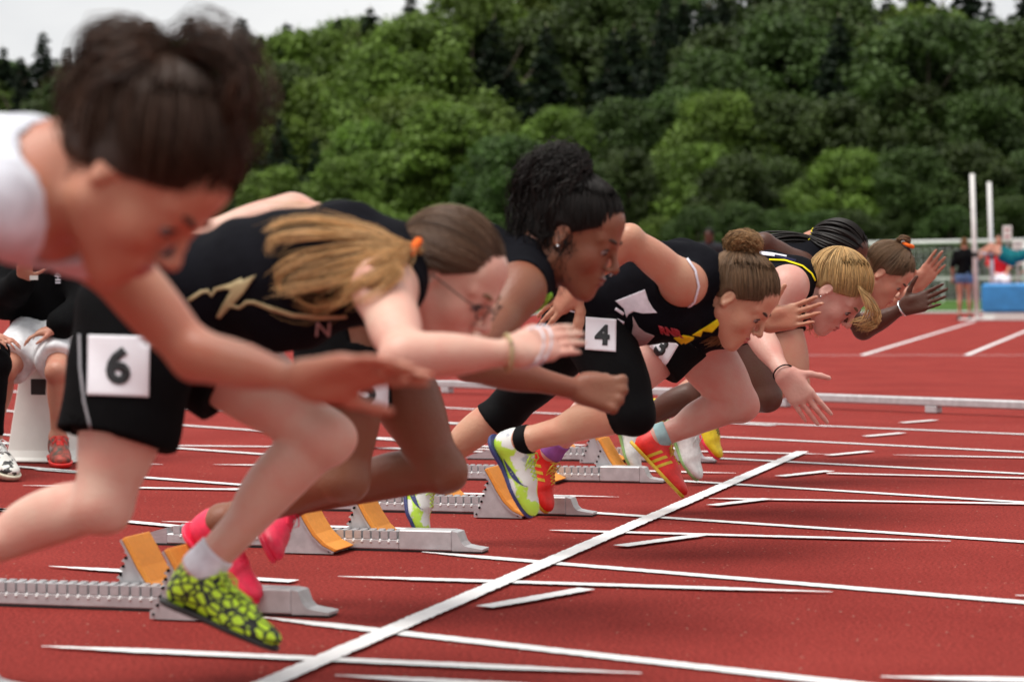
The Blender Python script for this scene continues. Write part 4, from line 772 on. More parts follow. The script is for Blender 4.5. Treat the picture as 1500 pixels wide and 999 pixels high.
# --- bib 4: capri tights, golden bun
Y = 1.43
J = JJ(Y, P=(855, 458, 0), C=(950, 425, 0), N=(1032, 405, 0), H=(1080, 436, 0), HR=(862, 472, -.09), HL=(850, 468, .09), SR=(1003, 415, -.15), SL=(1010, 440, .15), ER=(922, 350, -.30), WR=(850, 415, -.2), EL=(1078, 462, .34), WL=(1122, 474, .26), KR=(926, 606, -.14), AR=(766, 646, -.08), heR=(736, 640, -.08), toR=(787, 748, -.08), KL=(742, 600, .18), AL=(630, 738, .15), heL=(603, 705, .15), toL=(616, 785, .12)); feet(J)
R = person(dict(J=J, h=.0042, g=.97, skin='skin_tan', hx=head_axes(44, -2), hs=.97, group=G_, label='sprinter with bib 4 in black capri tights and a golden brown bun', hR=H_(dirpx((850, 415), (790, 465), Y-.2, Y-.17), N_(-.4, .8, -.5), N_(-.6, 0, -.5), 'open', .95), hL=H_(dirpx((1122, 476), (1196, 456), Y+.22, Y+.2), N_(.1, -1, .1), N_(0, .1, 1), 'open', .95)))
tg = tights(R, 'lycra', (.16, .20), up=.14); j = jersey(R, 'black', hem=.02, armr=.074, neckr=.064, drape=[cap(at(915, 476, y=Y-.02), at(1040, 470, y=Y-.02), .038, .036, .05), cap(at(915, 470, y=Y-.07), at(1000, 466, y=Y-.08), .036, .030, .05)])
bib(R, tg, (880, 490), (22, 2), (0, -24), '4', dc=(882, 491), dr=(15, 1), du=(0, -15), m=4)
bv = bvh_of(tg); q, t = strip([(832, 455), (850, 459)], 2); lay('waist_lettering', q, t, bv, 'whitep', tg, .002, 4, J['HR']); bv = bvh_of(j)
q, t = poly([(901, 441), (945, 424), (950, 440), (957, 452), (963, 458), (942, 459), (929, 456), (921, 460), (918, 465), (914, 452)]); lay('white_panel', q, t, bv, 'whitep', j, .0025, 4, J['C'])
for a, b in (((901, 452), (914, 460)), ((903, 468), (914, 473))): q, t = strip([a, b], 4.4); lay('white_bar', q, t, bv, 'whitep', j, .0028, 4, J['C'])
q, t = poly([(896, 473), (912, 481), (925, 490), (928, 476), (927, 463), (936, 479), (945, 486), (959, 491), (944, 506), (926, 505), (899, 500)]); lay('pale_panel', q, t, bv, 'pinkgrey', j, .0025, 4, J['C']); q, t = text_px('2', (926, 498), (6, 0), (0, -5), .03); lay('lettering', q, t, bv, 'ink', j, .0035, 4, J['C'])
q, t = poly([(987, 494), (1001, 490), (1016, 493), (1010, 507), (998, 503)]); lay('yellow_panel', q, t, bv, 'yellowp', j, .0025, 4, J['C']); q, t = poly([(1013, 490), (1026, 482), (1040, 474), (1055, 464), (1053, 476), (1043, 486), (1029, 484), (1026, 492)]); lay('yellow_panel', q, t, bv, 'yellowp', j, .0025, 4, J['N'])
q, t = text_px('RNR', (983, 485), (6.4, 1.2), (-2.0, -6), .06); lay('lettering', q, t, bv, 'redprint', j, .0035, 4, J['C']); q, t = strip([(1006, 379), (1018, 397), (1023, 420), (1017, 442), (1002, 456)], 3); lay('strap_edge', q, t, bvh_of(R['body']), 'whitep', R['root'], .002, 4, J['SR'])
hc = hair_cap(R, 'h_lightbrown', (-.072, 0, .090), grow=.003, n=1700, rad=.0009, seed=12, lift=.007, noise=.04, tone=.5)
tie = R['Th'](-.076, 0, .092); scrunchie(R, tie, tie-R['Th'](-.01, 0, .03), 'rubber', .020, .006)
loose(R, hc, 'h_bun', [pp(Y, (1086, 376, 0), (1075, 368, -.02), (1068, 356, -.02), (1080, 347, -.02), (1100, 350, -.02), (1108, 362, -.01), (1100, 374, 0)), pp(Y, (1086, 376, 0), (1080, 366, .02), (1076, 352, .02), (1092, 346, .02), (1106, 354, .02), (1106, 368, .02), (1094, 376, .0)), pp(Y, (1086, 374, 0), (1072, 362, 0), (1078, 348, 0), (1096, 346, 0), (1110, 358, 0), (1104, 372, 0)), pp(Y, (1086, 374, -.01), (1078, 360, -.03), (1088, 352, -.035), (1100, 358, -.03), (1098, 370, -.02))], 110, (.010, .018, .021, .019, .015), .0008, .55, 13, wave=.005, curl=.0018)
loose(R, hc, 'h_bun', [pp(Y, (1062, 474, .03), (1058, 488, .03), (1046, 498, .03), (1036, 503, .03)), pp(Y, (1068, 470, .03), (1068, 488, .03), (1054, 502, .03))], 40, (.006, .012, .014), .0008, .4, 14)
shoe(R['root'], J['heR'], J['toR'], J['KR']-J['AR'], ('sh_patch', 'sh_navy', 'sh_limelace', 'sh_navy'), extra='swoosh', label='white and lime spiked shoe lifted off the track'); shoe(R['root'], J['heL'], J['toL'], J['KL']-J['AL'], ('sh_patch', 'sh_navy', 'sh_limelace', 'sh_navy'), .2, 'swoosh')
for s in 'LR': sleeve(R, s, .925, 1.03, 'lycra', 'sock')
# --- bib 3: blonde
Y = 2.50
J = JJ(Y, P=(988, 478, 0), C=(1080, 438, 0), N=(1168, 412, 0), H=(1222, 425, 0), HR=(984, 490, -.09), HL=(1000, 487, .09), SR=(1155, 418, -.16), SL=(1150, 440, .15), ER=(1108, 484, -.22), WR=(1147, 546, -.34), EL=(1088, 412, .30), WL=(1045, 435, .25), KR=(882, 582, -.20), AR=(806, 692, -.15), heR=(755, 680, -.12), toR=(772, 757, -.12), KL=(1083, 592, .15), AL=(966, 640, .1), heL=(940, 645, .08), toL=(1003, 712, .08)); feet(J)
R = person(dict(J=J, h=.0044, g=1.0, fat=1.1, skin='skin_pink', hx=head_axes(54, -4), hs=1.0, group=G_, brow='brow_blond', label='blonde sprinter with bib 3 and red spiked shoes, right hand spread towards the track', hR=H_(dirpx((1147, 546), (1187, 597), Y-.34, Y-.32), N_(-.2, 1, 0), N_(1, 0, .3), 'open', 1.08)))
j = jersey(R, 'black', hem=-.02); s_ = shorts(R, 'blackshort', frac=(.30, .26), r1=(.106, .105), r0=.106)
bib(R, s_, (969, 508), (15.5, 12), (9, -15), '3', dr=(11, 8.3), du=(6.5, -11), m=4); bv = bvh_of(j)
q, t = strip([(1112, 372), (1130, 374), (1152, 378)], 5); lay('white_print', q, t, bv, 'whitep', j, .003, 4, J['N']); q, t = strip([(1134, 377), (1150, 380), (1166, 384)], 4); lay('navy_print', q, t, bv, 'navy', j, .0045, 4, J['N']); q, t = strip([(1126, 382), (1150, 383), (1175, 391), (1188, 402), (1193, 412)], 2.2); lay('yellow_piping', q, t, bv, 'yellowp', j, .004, 4, J['N'])
hc = hair_cap(R, 'h_blonde', (-.075, 0, .085), grow=.003, n=1700, rad=.0009, seed=15, lift=.008, noise=.05, tone=.45)
tie = R['Th'](-.078, 0, .088); scrunchie(R, tie, tie-R['Th'](-.01, 0, .03), 'rubber', .013, .005)
loose(R, hc, 'h_blonde', [pp(Y, (1226, 390, 0), (1214, 382, 0), (1200, 390, -.01), (1192, 402, -.02), (1188, 415, -.02))], 60, (.008, .012, .010, .008), .001, .4, 16)
loose(R, hc, 'h_blonde', [pp(Y, (1262, 425, -.06), (1276, 440, -.06), (1282, 455, -.05), (1280, 470, -.04), (1265, 480, -.04)), pp(Y, (1264, 430, -.02), (1280, 450, -.02), (1286, 465, -.02), (1274, 476, -.02), (1256, 478, -.02)), pp(Y, (1266, 430, .03), (1280, 448, .04), (1284, 462, .04), (1276, 474, .04), (1262, 482, .04)), pp(Y, (1258, 420, -.07), (1268, 440, -.075), (1272, 455, -.07), (1262, 468, -.06), (1246, 472, -.05)), pp(Y, (1205, 470, .05), (1200, 478, .05), (1200, 490, .05)), pp(Y, (1196, 460, .06), (1192, 472, .06), (1188, 486, .06))], 26, (.006, .012, .017, .017, .013), .0008, .45, 17, wave=.004)
for q in (-1, 1):
    F_, l2, _ = field([sph(R['Th'](.002, q*.083, -.030), .0038)], .0014); sdf_obj('ear_stud', F_, l2, .0014, 'silver', R['root'], 1)
ring(R, J['WR'], J['WR']-J['ER'], .030, .0024, 'h_bun', 'bracelet')
shoe(R['root'], J['heL'], J['toL'], J['KL']-J['AL'], ('sh_red', 'sh_gold', 'sh_gold', 'sh_gold'), extra='stripes', label='red spiked shoe with three gold stripes'); shoe(R['root'], J['heR'], J['toR'], J['KR']-J['AR'], ('sh_red', 'sh_gold', 'sh_gold', 'sh_gold'), .2, 'stripes')
M['purple'] = cloth('purple_sock_fabric', (.28, .10, .33)); M['aqua'] = cloth('pale_blue_sock_fabric', (.33, .50, .52)); sleeve(R, 'L', .89, 1.03, 'aqua', 'sock'); sleeve(R, 'R', .80, 1.03, 'purple', 'sock')
# --- braids
Y = 3.70
J = JJ(Y, P=(1080, 472, 0), C=(1145, 415, 0), N=(1196, 385, 0), H=(1229, 374, 0), HR=(1085, 485, -.09), HL=(1080, 480, .09), SR=(1170, 392, -.15), SL=(1190, 408, .15), ER=(1118, 358, -.25), WR=(1080, 400, -.2), EL=(1265, 482, .24), WL=(1322, 452, .2), KR=(1122, 582, -.14), AR=(1012, 628, -.08), heR=(985, 632, -.08), toR=(1012, 690, -.08), KL=(1025, 578, .12), AL=(935, 636, .12), heL=(893, 640, .1), toL=(908, 692, .1)); feet(J)
R = person(dict(J=J, h=.0048, g=.97, skin='skin_dark', hx=head_axes(22, -4), hs=.98, group=G_, lips='lips_dark', label='sprinter with long black braids tied in yellow and a silver bracelet', hL=H_(dirpx((1322, 452), (1381, 432), Y+.2, Y+.18), N_(.1, -1, .2), N_(0, 0, 1), 'open', 1.0)))
j = jersey(R, 'black', hem=-.02, armr=.07); s_ = shorts(R, 'blackshort', frac=(.12, .2), r1=(.10, .10)); bv = bvh_of(j)
for pts, w_ in (([(1166, 374), (1182, 378), (1196, 388), (1202, 396)], 4.5),): q, t = strip(pts, w_); lay('yellow_trim', q, t, bv, 'yellowp', j, .004, 4, J['N'])
q, t = quad((1078, 492), (9, 1), (0, -7), 1); bb = lay('bib', q, t, bvh_of(s_), 'paper', R['root'], .004, 4, J['HR'])
hc = hair_cap(R, 'h_black', (-.110, 0, .030), grow=.006, n=170, rad=.0042, seed=21, lift=.008, noise=.01, tone=.35, strands_s=22)
tie = R['Th'](-.116, 0, .030); scrunchie(R, tie, V3(-1, 0, .1), 'yellow', .024, .005)
loose(R, hc, 'h_black', [pp(Y, (1200, 357, 0), (1170, 350, -.02), (1140, 352, -.05), (1105, 362, -.06), (1080, 375, -.05)), pp(Y, (1200, 357, 0), (1170, 356, -.04), (1140, 362, -.07), (1110, 376, -.07)), pp(Y, (1200, 355, 0), (1165, 348, 0), (1130, 350, 0), (1095, 358, 0))], 22, (.012, .020, .024, .026), .0042, .4, 22, s=20, name='braids')
loose(R, hc, 'yellow', [pp(Y, (1198, 352, -.02), (1192, 347, -.03), (1186, 350, -.03)), pp(Y, (1200, 352, -.02), (1200, 344, -.03), (1194, 342, -.03)), pp(Y, (1202, 352, -.02), (1208, 346, -.03), (1212, 350, -.03))], 5, (.004, .006), .0028, .2, 23, name='tie_ends', s=6)
ring(R, J['WL'], J['WL']-J['EL'], .028, .004, 'silver', 'bracelet')
for s in 'RL': shoe(R['root'], J['he'+s], J['to'+s], J['K'+s]-J['A'+s], ('sh_white', 'sh_green', 'sh_white'), .1)
# --- far lane: orange scrunchie
Y = 4.70
J = JJ(Y, P=(1130, 452, 0), C=(1195, 420, 0), N=(1256, 402, 0), H=(1297, 400, 0), HR=(1137, 465, -.09), HL=(1130, 462, .09), SR=(1236, 396, -.15), SL=(1255, 415, .15), ER=(1218, 343, -.22), WR=(1165, 356, -.2), EL=(1296, 455, .22), WL=(1343, 420, .2), KR=(1165, 562, -.14), AR=(1040, 606, -.08), heR=(1010, 600, -.08), toR=(1034, 645, -.08), KL=(1045, 560, .12), AL=(972, 598, .12), heL=(942, 592, .1), toL=(952, 645, .1)); feet(J)
R = person(dict(J=J, h=.005, g=.97, skin='skin_mid', hx=head_axes(46, -2), hs=1.0, group=G_, label='farthest sprinter, with an orange scrunchie, palm raised in front of her lowered face', hL=H_(dirpx((1343, 420), (1377, 378), Y+.2, Y+.18), N_(.3, -1, .1), N_(-.7, 0, .6), 'open', 1.0)))
M['tangerine'] = cloth('orange_black_jersey_fabric', (.02, .015, .015)); j = jersey(R, 'tangerine', hem=-.02); s_ = shorts(R, 'blackshort', frac=(.26, .26), r1=(.098, .10)); q, t = strip([(1258, 384), (1268, 390), (1272, 402)], 5); lay('orange_trim', q, t, bvh_of(j), 'orange_tie', j, .004, 4, J['N'])
hc = hair_cap(R, 'h_lightbrown', (-.015, 0, .125), grow=.003, n=900, rad=.0013, seed=31, lift=.006, noise=.03)
tie = R['Th'](-.016, 0, .128); scrunchie(R, tie, tie-R['Th'](-.01, 0, .03), 'rubber', .018, .008)
scrunchie(R, tie+(tie-R['Th'](-.01, 0, .03))*.12, tie-R['Th'](.03, 0, .03), 'orange_tie', .020, .008, 'scrunchie'); loose(R, hc, 'h_lightbrown', [[tie, tie+V3(.01, -.01, .03), tie+V3(-.02, -.02, .035), tie+V3(-.03, 0, .01), tie+V3(0, .02, 0)]], 60, (.006, .012, .010), .0012, .4, 32)
for s in 'RL': shoe(R['root'], J['he'+s], J['to'+s], J['K'+s]-J['A'+s], ('sh_yellow', 'sh_pink', 'sh_black'), .1)
sleeve(R, 'L', .70, .985, 'white', 'sock'); sleeve(R, 'R', .70, .985, 'white', 'sock')
# ------------------------------------------------------------------ people round the track
def J2(**k): return {n: at(v[0], v[1], y=v[2]) for n, v in k.items()}
# white marker box and the seated boy
def marker_box(x, y, label, g):
    root = empty('marker_box', (x, y, 0), label, 'box', g); b = MB()
    zs = [(.004, .19, .22), (.012, .19, .22), (.016, .145, .18), (.05, .132, .165), (.15, .122, .15), (.49, .078, .11), (.51, .070, .10)]; v = []
    for z, a, c in zs:
        for sx, sy in ((-1, -1), (1, -1), (1, 1), (-1, 1)): v.append((x+sx*a/1, y+sy*c, z))
    n = len(zs); f = [(3, 2, 1, 0), tuple(4*(n-1)+i for i in range(4))]
    for i in range(n-1):
        for k in range(4): f.append((4*i+k, 4*i+(k+1) % 4, 4*i+4+(k+1) % 4, 4*i+4+k))
    b.add(v, f); b.build('body', 'white_plastic', root, bevel=.006); b = MB(); b.box((x-.035, y-.137, .28), (x+.03, y-.128, .345)); b.build('hand_hole', 'alu_dark', root); return root
bx = at(80, 660, y=4.33); marker_box(float(bx[0]), 4.33, 'white tapered lane marker box under the seated boy in the black hoodie', 'white marker boxes behind the track')
J = J2(P=(72, 478, 4.33), C=(70, 425, 4.28), N=(72, 378, 4.26), H=(72, 340, 4.2), HR=(52, 488, 4.28), HL=(92, 488, 4.28), SR=(28, 396, 4.26), SL=(116, 396, 4.26), ER=(8, 438, 4.15), WR=(34, 410, 4.02), EL=(128, 446, 4.15), WL=(84, 480, 4.0), KR=(6, 545, 3.92), AR=(-10, 648, 4.0), heR=(-10, 668, 4.05), toR=(-18, 682, 3.85), KL=(84, 545, 3.92), AL=(85, 648, 4.0), heL=(84, 668, 4.05), toL=(90, 682, 3.85)); feet(J, .25)
R = person(dict(J=J, h=.0065, g=.92, bust=False, skin='skin_mid', hx=head_axes(20, -85), hs=.98, label='seated boy in a black hoodie, white shorts and red laced trainers', hR=(N_(.3, -.4, .6), N_(.4, -.6, -.2), N_(1, 0, 0), 'claw', .9), hL=(N_(-1, -.2, -.25), N_(0, .3, -1), N_(0, -1, .2), 'relaxed', .9)))
j = jersey(R, 'blackshort', grow=.030, hem=.06, sleeves=1.85, wr=.008, neckr=.06, name='hoodie'); s_ = shorts(R, 'whiteshort', frac=(.80, .80), r1=(.098, .098), r0=.105, grow=.016, wr=.005, up=.03)
bv = bvh_of(j); q, t = strip([(81, 405), (85, 399), (90, 405), (81, 405)], 1.6); lay('tree_emblem', q, t, bv, 'whitep', j, .004, 2, J['C']); q, t = strip([(85.5, 403), (85.5, 409)], 1.5); lay('emblem_stem', q, t, bv, 'whitep', j, .004, 2, J['C'])
for yy in (410, 414): q, t = quad((85.5, yy), (4, 0), (0, -1.3), 1); lay('emblem_text', q, t, bv, 'whitep', j, .004, 2, J['C'])
hair_cap(R, 'h_dark', (-.02, 0, .13), n=300, rad=.002)
M['sh_multi'] = mat('green_red_shoe_material', (.05, .045, .03), .6, col2=(.45, .06, .04), vscale=34)
for s in 'RL': shoe(R['root'], J['he'+s], J['to'+s], V3(0, 0, 1), ('sh_multi', 'sh_red', 'sh_red', 'sh_grey'), 0, 'stripes', 'trainer'); 
b = MB(); c = at(48, 408, y=3.98); b.box(c-V3(.012, .004, .006), c+V3(.022, .004, .012)); w_ = b.build('paper_wrapper', 'white_plastic'); tag(w_, 'small white paper held in the raised hand of the boy in the hoodie', 'paper')
# the companion cut off by the left edge
J = J2(P=(-135, 500, 3.5), C=(-150, 430, 3.5), N=(-150, 370, 3.48), H=(-140, 325, 3.45), HR=(-130, 510, 3.42), HL=(-130, 508, 3.58), SR=(-165, 385, 3.32), SL=(-140, 385, 3.66), ER=(-110, 450, 3.25), WR=(-30, 492, 3.32), EL=(-90, 450, 3.7), WL=(-40, 480, 3.6), KR=(-8, 535, 3.36), AR=(-12, 650, 3.36), heR=(-26, 680, 3.38), toR=(8, 702, 3.28), KL=(-10, 520, 3.65), AL=(-30, 640, 3.7), heL=(-50, 670, 3.7), toL=(-5, 690, 3.65)); feet(J, .26)
R = person(dict(J=J, h=.0075, g=.95, skin='skin_mid', hx=head_axes(5, -20), label='seated companion in black jeans and canvas shoes at the left edge', hR=(N_(1, .1, -.1), N_(0, .2, -1), N_(0, 1, 0), 'relaxed', .95)))
jersey(R, 'charcoal', grow=.016, hem=.06, sleeves=1.8, name='sweater'); tights(R, 'blackshort', (.94, .94), grow=.012, name='jeans'); hair_cap(R, 'h_dark', (-.06, 0, .1), n=300, rad=.002); ring(R, J['WR'], J['WR']-J['ER'], .03, .003, 'silver', 'bracelet')
for s in 'RL': shoe(R['root'], J['he'+s], J['to'+s], V3(0, 0, 1), ('sh_canvas', 'sh_cream', 'sh_white'), 0, None, 'trainer')
marker_box(float(at(-135, 690, y=3.5)[0]), 3.5, 'white tapered lane marker box under the seated companion in black jeans', 'white marker boxes behind the track')
# woman standing by the high jump
fx = head_axes(0, 100); Yw = 43.1
def stand(px, py, Yp, hgt, face, spec, arms=None):
    b = at(px, py, z=0) if Yp is None else at(px, py, y=Yp); b[2] = 0 if Yp is None else b[2]; f = V3(math.cos(math.radians(face)), math.sin(math.radians(face)), 0); l = V3(-f[1], f[0], 0); s = hgt/1.68
    P = lambda a, c, z: b+f*a*s+l*c*s+V3(0, 0, z*s)
    J = dict(P=P(0, 0, .92), C=P(0, 0, 1.20), N=P(-.01, 0, 1.42), H=P(.02, 0, 1.55), HR=P(0, -.09, .88), HL=P(0, .09, .88), SR=P(0, -.165, 1.36), SL=P(0, .165, 1.36), KR=P(.03, -.09, .48), KL=P(.01, .09, .48), AR=P(-.02, -.10, .09), AL=P(-.03, .10, .09), heR=P(-.07, -.1, .0), toR=P(.18, -.12, .0), heL=P(-.08, .1, 0), toL=P(.17, .13, 0))
    A_ = arms or dict(ER=(-.03, -.24, 1.10), WR=(.08, -.24, .88), EL=(-.03, .24, 1.10), WL=(.08, .24, .88)); J.update({k: P(*v) for k, v in A_.items()})
    feet(J, .25*s); sp = dict(J=J, h=.014, g=s, hx=head_axes(8, face), hs=s, face=False); sp.update(spec); return person(sp), J, P
R, J, P = stand(1413, 469, None, 1.66, 95, dict(skin='skin_mid', label='woman seen from behind in a black top and denim shorts'))
jersey(R, 'blackshort', grow=.02, hem=.0, sleeves=.9, neckr=.06, name='top'); shorts(R, 'denim', frac=(.28, .28), r1=(.10, .10), grow=.016); hc = hair_cap(R, 'h_bun', (-.07, 0, .09), n=200, rad=.003); loose(R, hc, 'h_bun', [[R['Th'](-.09, 0, .08), R['Th'](-.12, .02, .10), R['Th'](-.13, -.02, .07), R['Th'](-.1, 0, .05)]], 60, (.01, .025, .02), .003)
for s in 'RL': shoe(R['root'], J['he'+s], J['to'+s], V3(0, 0, 1), ('sh_black', 'sh_black', 'sh_black'), 0, None, 'trainer')
b = MB(); c = P(-.02, -.20, .92); b.box(c-V3(.06, .03, .10), c+V3(.06, .03, .10)); tag(b.build('white_cloth', 'white', bevel=.02), 'white folded cloth hanging at the hip of the woman in denim shorts', 'cloth')
R, J, P = stand(1040, 424+.71*3400/38, 33.0, 1.72, -95, dict(skin='skin_dark', bust=False, label='dark clothed bystander standing on the field in front of the trees')); jersey(R, 'charcoal', grow=.025, sleeves=1.8, neckr=.06, name='jacket'); tights(R, 'blackshort', (.93, .93), grow=.02, name='trousers'); hair_cap(R, 'h_black', (-.02, 0, .12), n=100, rad=.004)
for s in 'RL': shoe(R['root'], J['he'+s], J['to'+s], V3(0, 0, 1), ('sh_black', 'sh_black', 'sh_black'), 0, None, 'trainer')
# ------------------------------------------------------------------ high jump
def upright(px_t, py_t, px_b, py_b, y, label):
    a = at(px_b, py_b, y=y); a[2] = max(0, a[2]); a[2] = 0; t = at(px_t, py_t, y=y); r = empty('high_jump_upright', tuple(a), label, 'high jump upright', 'high jump uprights')
    b = MB(); b.tube([a+V3(0, 0, .06), t], .045, 10); b.build('post', 'white_metal', r, True)
    b = MB(); b.box(a-V3(.35, .06, -.004), a+V3(.35, .06, .05)); b.box(a-V3(.05, .35, -.008), a+V3(.05, .35, .046)); b.build('foot', 'white_metal', r, bevel=.01); c = limb(a, t, .45); b = MB(); b.box(c-V3(.06, .05, .05), c+V3(.06, .05, .05)); b.box(c+V3(-.03, -.09, .0), c+V3(.03, -.05, .02)); b.build('bar_support', 'alu_dark', r, bevel=.006); return c
c1 = upright(1424, 255, 1431, 462, 42.3, 'taller white high jump upright nearest the woman in denim shorts'); c2 = upright(1449, 267, 1455, 456, 46.4, 'white high jump upright rising behind the blue mat')
b = MB(); b.tube([c1+V3(.09, 0, .04), c2+V3(.09, 0, .04)], .015, 8); tag(b.build('crossbar', 'white_metal', None, True), 'thin pale crossbar resting between the two high jump uprights', 'crossbar')
m0 = at(1438, 463, y=42.4); x0 = float(m0[0]); mt = empty('landing_mat', (x0+2.5, 44.3, 0), 'thick blue high jump landing mat on a white base at the right edge', 'landing mat')
b = MB(); b.box((x0, 42.3, .16), (x0+5, 46.2, .74)); b.build('foam_body', 'mat_blue', mt, bevel=.05); b = MB(); b.box((x0+.03, 42.33, .004), (x0+4.97, 46.17, .155)); b.build('pallet', 'white_plastic', mt, bevel=.01); b = MB()
for k in range(4): b.box((x0+.9+k*1.1, 42.285, .30), (x0+1.2+k*1.1, 42.299, .34))
b.build('strap_handles', 'whitep', mt)
Yj = 44.2
J = J2(P=(1483, 378, Yj), C=(1508, 372, Yj), N=(1532, 372, Yj), H=(1545, 378, Yj), HR=(1483, 382, Yj-.1), HL=(1482, 376, Yj+.1), SR=(1524, 376, Yj-.16), SL=(1524, 370, Yj+.16), ER=(1515, 392, Yj-.2), WR=(1500, 398, Yj-.2), EL=(1540, 380, Yj+.3), WL=(1550, 395, Yj+.3), KR=(1450, 366, Yj-.12), AR=(1428, 384, Yj-.12), heR=(1424, 386, Yj-.12), toR=(1416, 372, Yj-.12), KL=(1452, 360, Yj+.15), AL=(1432, 372, Yj+.15), heL=(1428, 374, Yj+.15), toL=(1420, 362, Yj+.15))
R = person(dict(J=J, h=.013, g=1.0, fat=1.15, skin='skin_mid', hx=(nrm(V3(.2, 0, 1)), V3(0, 1, 0), nrm(V3(1, 0, -.2))), hs=1, face=False, label='high jumper in teal shorts clearing the bar on her back above the blue mat')); shorts(R, 'teal', frac=(.55, .55), grow=.02); jersey(R, 'teal', name='vest'); hair_cap(R, 'h_brown', (-.08, 0, .06), n=100, rad=.004)
# seated judge and boards
Yr = 50.5
J = J2(P=(1465, 405, Yr), C=(1465, 385, Yr), N=(1464, 366, Yr), H=(1463, 352, Yr), HR=(1458, 409, Yr-.05), HL=(1472, 409, Yr-.05), SR=(1453, 371, Yr), SL=(1477, 371, Yr), ER=(1449, 388, Yr-.1), WR=(1456, 400, Yr-.3), EL=(1481, 388, Yr-.1), WL=(1474, 400, Yr-.3), KR=(1456, 412, Yr-.45), AR=(1456, 436, Yr-.45), heR=(1456, 441, Yr-.4), toR=(1456, 441, Yr-.65), KL=(1474, 412, Yr-.45), AL=(1474, 436, Yr-.45), heL=(1474, 441, Yr-.4), toL=(1474, 441, Yr-.65))
R = person(dict(J=J, h=.016, g=1.0, fat=1.25, bust=False, skin='skin_tan', hx=head_axes(5, -90), face=False, label='seated judge in a red shirt and white trousers behind the high jump mat')); jersey(R, 'red_cloth', grow=.03, hem=.1, sleeves=.9, name='shirt'); tights(R, 'white', (.9, .9), grow=.03, name='trousers'); hair_cap(R, 'h_dark', (-.02, 0, .1), n=80, rad=.005)
c = at(1465, 415, y=Yr); b = MB(); ch = empty('folding_chair', (float(c[0]), Yr, 0), 'plain chair under the judge in the red shirt', 'chair'); b.box((c[0]-.24, Yr-.22, .42), (c[0]+.24, Yr+.22, .46)); b.build('seat', 'alu_dark', ch); b = MB(); b.box((c[0]-.24, Yr+.22, .5), (c[0]+.24, Yr+.25, .95)); b.build('backrest', 'alu_dark', ch)
for sx in (-.22, .22):
    for sy in (-.2, .235): b = MB(); b.tube([(c[0]+sx, Yr+sy, 0), (c[0]+sx, Yr+sy, .42 if sy < 0 else .95)], .012, 6); b.build('leg', 'alu', ch)
def board(px0, py0, px1, py1, y, label, txt):
    a = at(px0, py1, y=y); d = at(px1, py0, y=y); r = empty('score_board', (float((a[0]+d[0])/2), y, 0), label, 'board'); b = MB(); b.box((a[0], y-.02, a[2]), (d[0], y+.02, d[2])); b.build('panel', 'white_plastic', r, bevel=.006)
    b = MB(); m_ = (a[0]+d[0])/2; b.tube([(m_, y+.04, 0), (m_, y+.04, d[2])], .025, 8); b.build('pole', 'alu', r); b = MB()
    for k in range(txt): zz = a[2]+(d[2]-a[2])*(k+.6)/(txt+.2); b.box((a[0]+.05, y-.026, zz-.02), (d[0]-.05, y-.0205, zz+.02))
    b.build('dark_rows', 'redprint' if txt < 3 else 'grey_cloth', r)
board(1469, 331, 1482, 352, 51.5, 'small pinkish white board on a pole behind the judge in red', 2); board(1483, 352, 1499, 388, 52.0, 'larger white and grey board at the right edge behind the blue mat', 4)
# ------------------------------------------------------------------ goal and rail by the trees
Yg = 92.; gr = at(1500, 443, y=Yg); gl = at(1236, 443, y=Yg); gx0, gx1 = float(gl[0]), float(gl[0])+7.4
go = empty('football_goal', ((gx0+gx1)/2, Yg, 0), 'white football goal with a pale net in front of the dark trees', 'goal')
for n_, p, q in (('post', (gx0, Yg, 0), (gx0, Yg, 2.44)), ('post', (gx1, Yg, 0), (gx1, Yg, 2.44)), ('crossbar', (gx0-.06, Yg, 2.44), (gx1+.06, Yg, 2.5))): b = MB(); b.tube([p, q], .09, 10); b.build(n_, 'white_metal', go, True)
b = MB()
for i in range(int(7.4/.3)+1): b.tube([(gx0+.3*i, Yg+.1, 2.36), (gx0+.3*i, Yg+1.0, 2.3), (gx0+.3*i, Yg+2.0, .05)], .012, 3)
for k in range(12): z = .1+k*.19; b.tube([(gx0, Yg+1+1*(1-z/2.3), z), (gx1, Yg+1+1*(1-z/2.3), z)], .012, 3)
tag(b.build('net', 'white_metal', go), kind='stuff')
def rail_fence(px0, px1, y, label, hh=1.0, sp=2.2):
    a = float(at(px0, 440, y=y)[0]); d = float(at(px1, 440, y=y)[0]); r = empty('rail_fence', ((a+d)/2, y, 0), label, 'fence'); zz = float(hill(np.array(a), np.array(y)))
    for z in (hh,): b = MB(); b.box((a, y-.04, zz+z-.05), (d, y+.04, zz+z+.05)); b.build('top_rail', 'white_metal', r)
    n = int((d-a)/sp)
    for i in range(n+1): b = MB(); xx = a+(d-a)*i/n; b.tube([(xx, y, zz-.1), (xx, y, zz+hh-.06)], .04, 6); b.build('post', 'white_metal', r)
rail_fence(-60, 1700, 95.5, 'low white rail fence along the far side of the field in front of the trees')
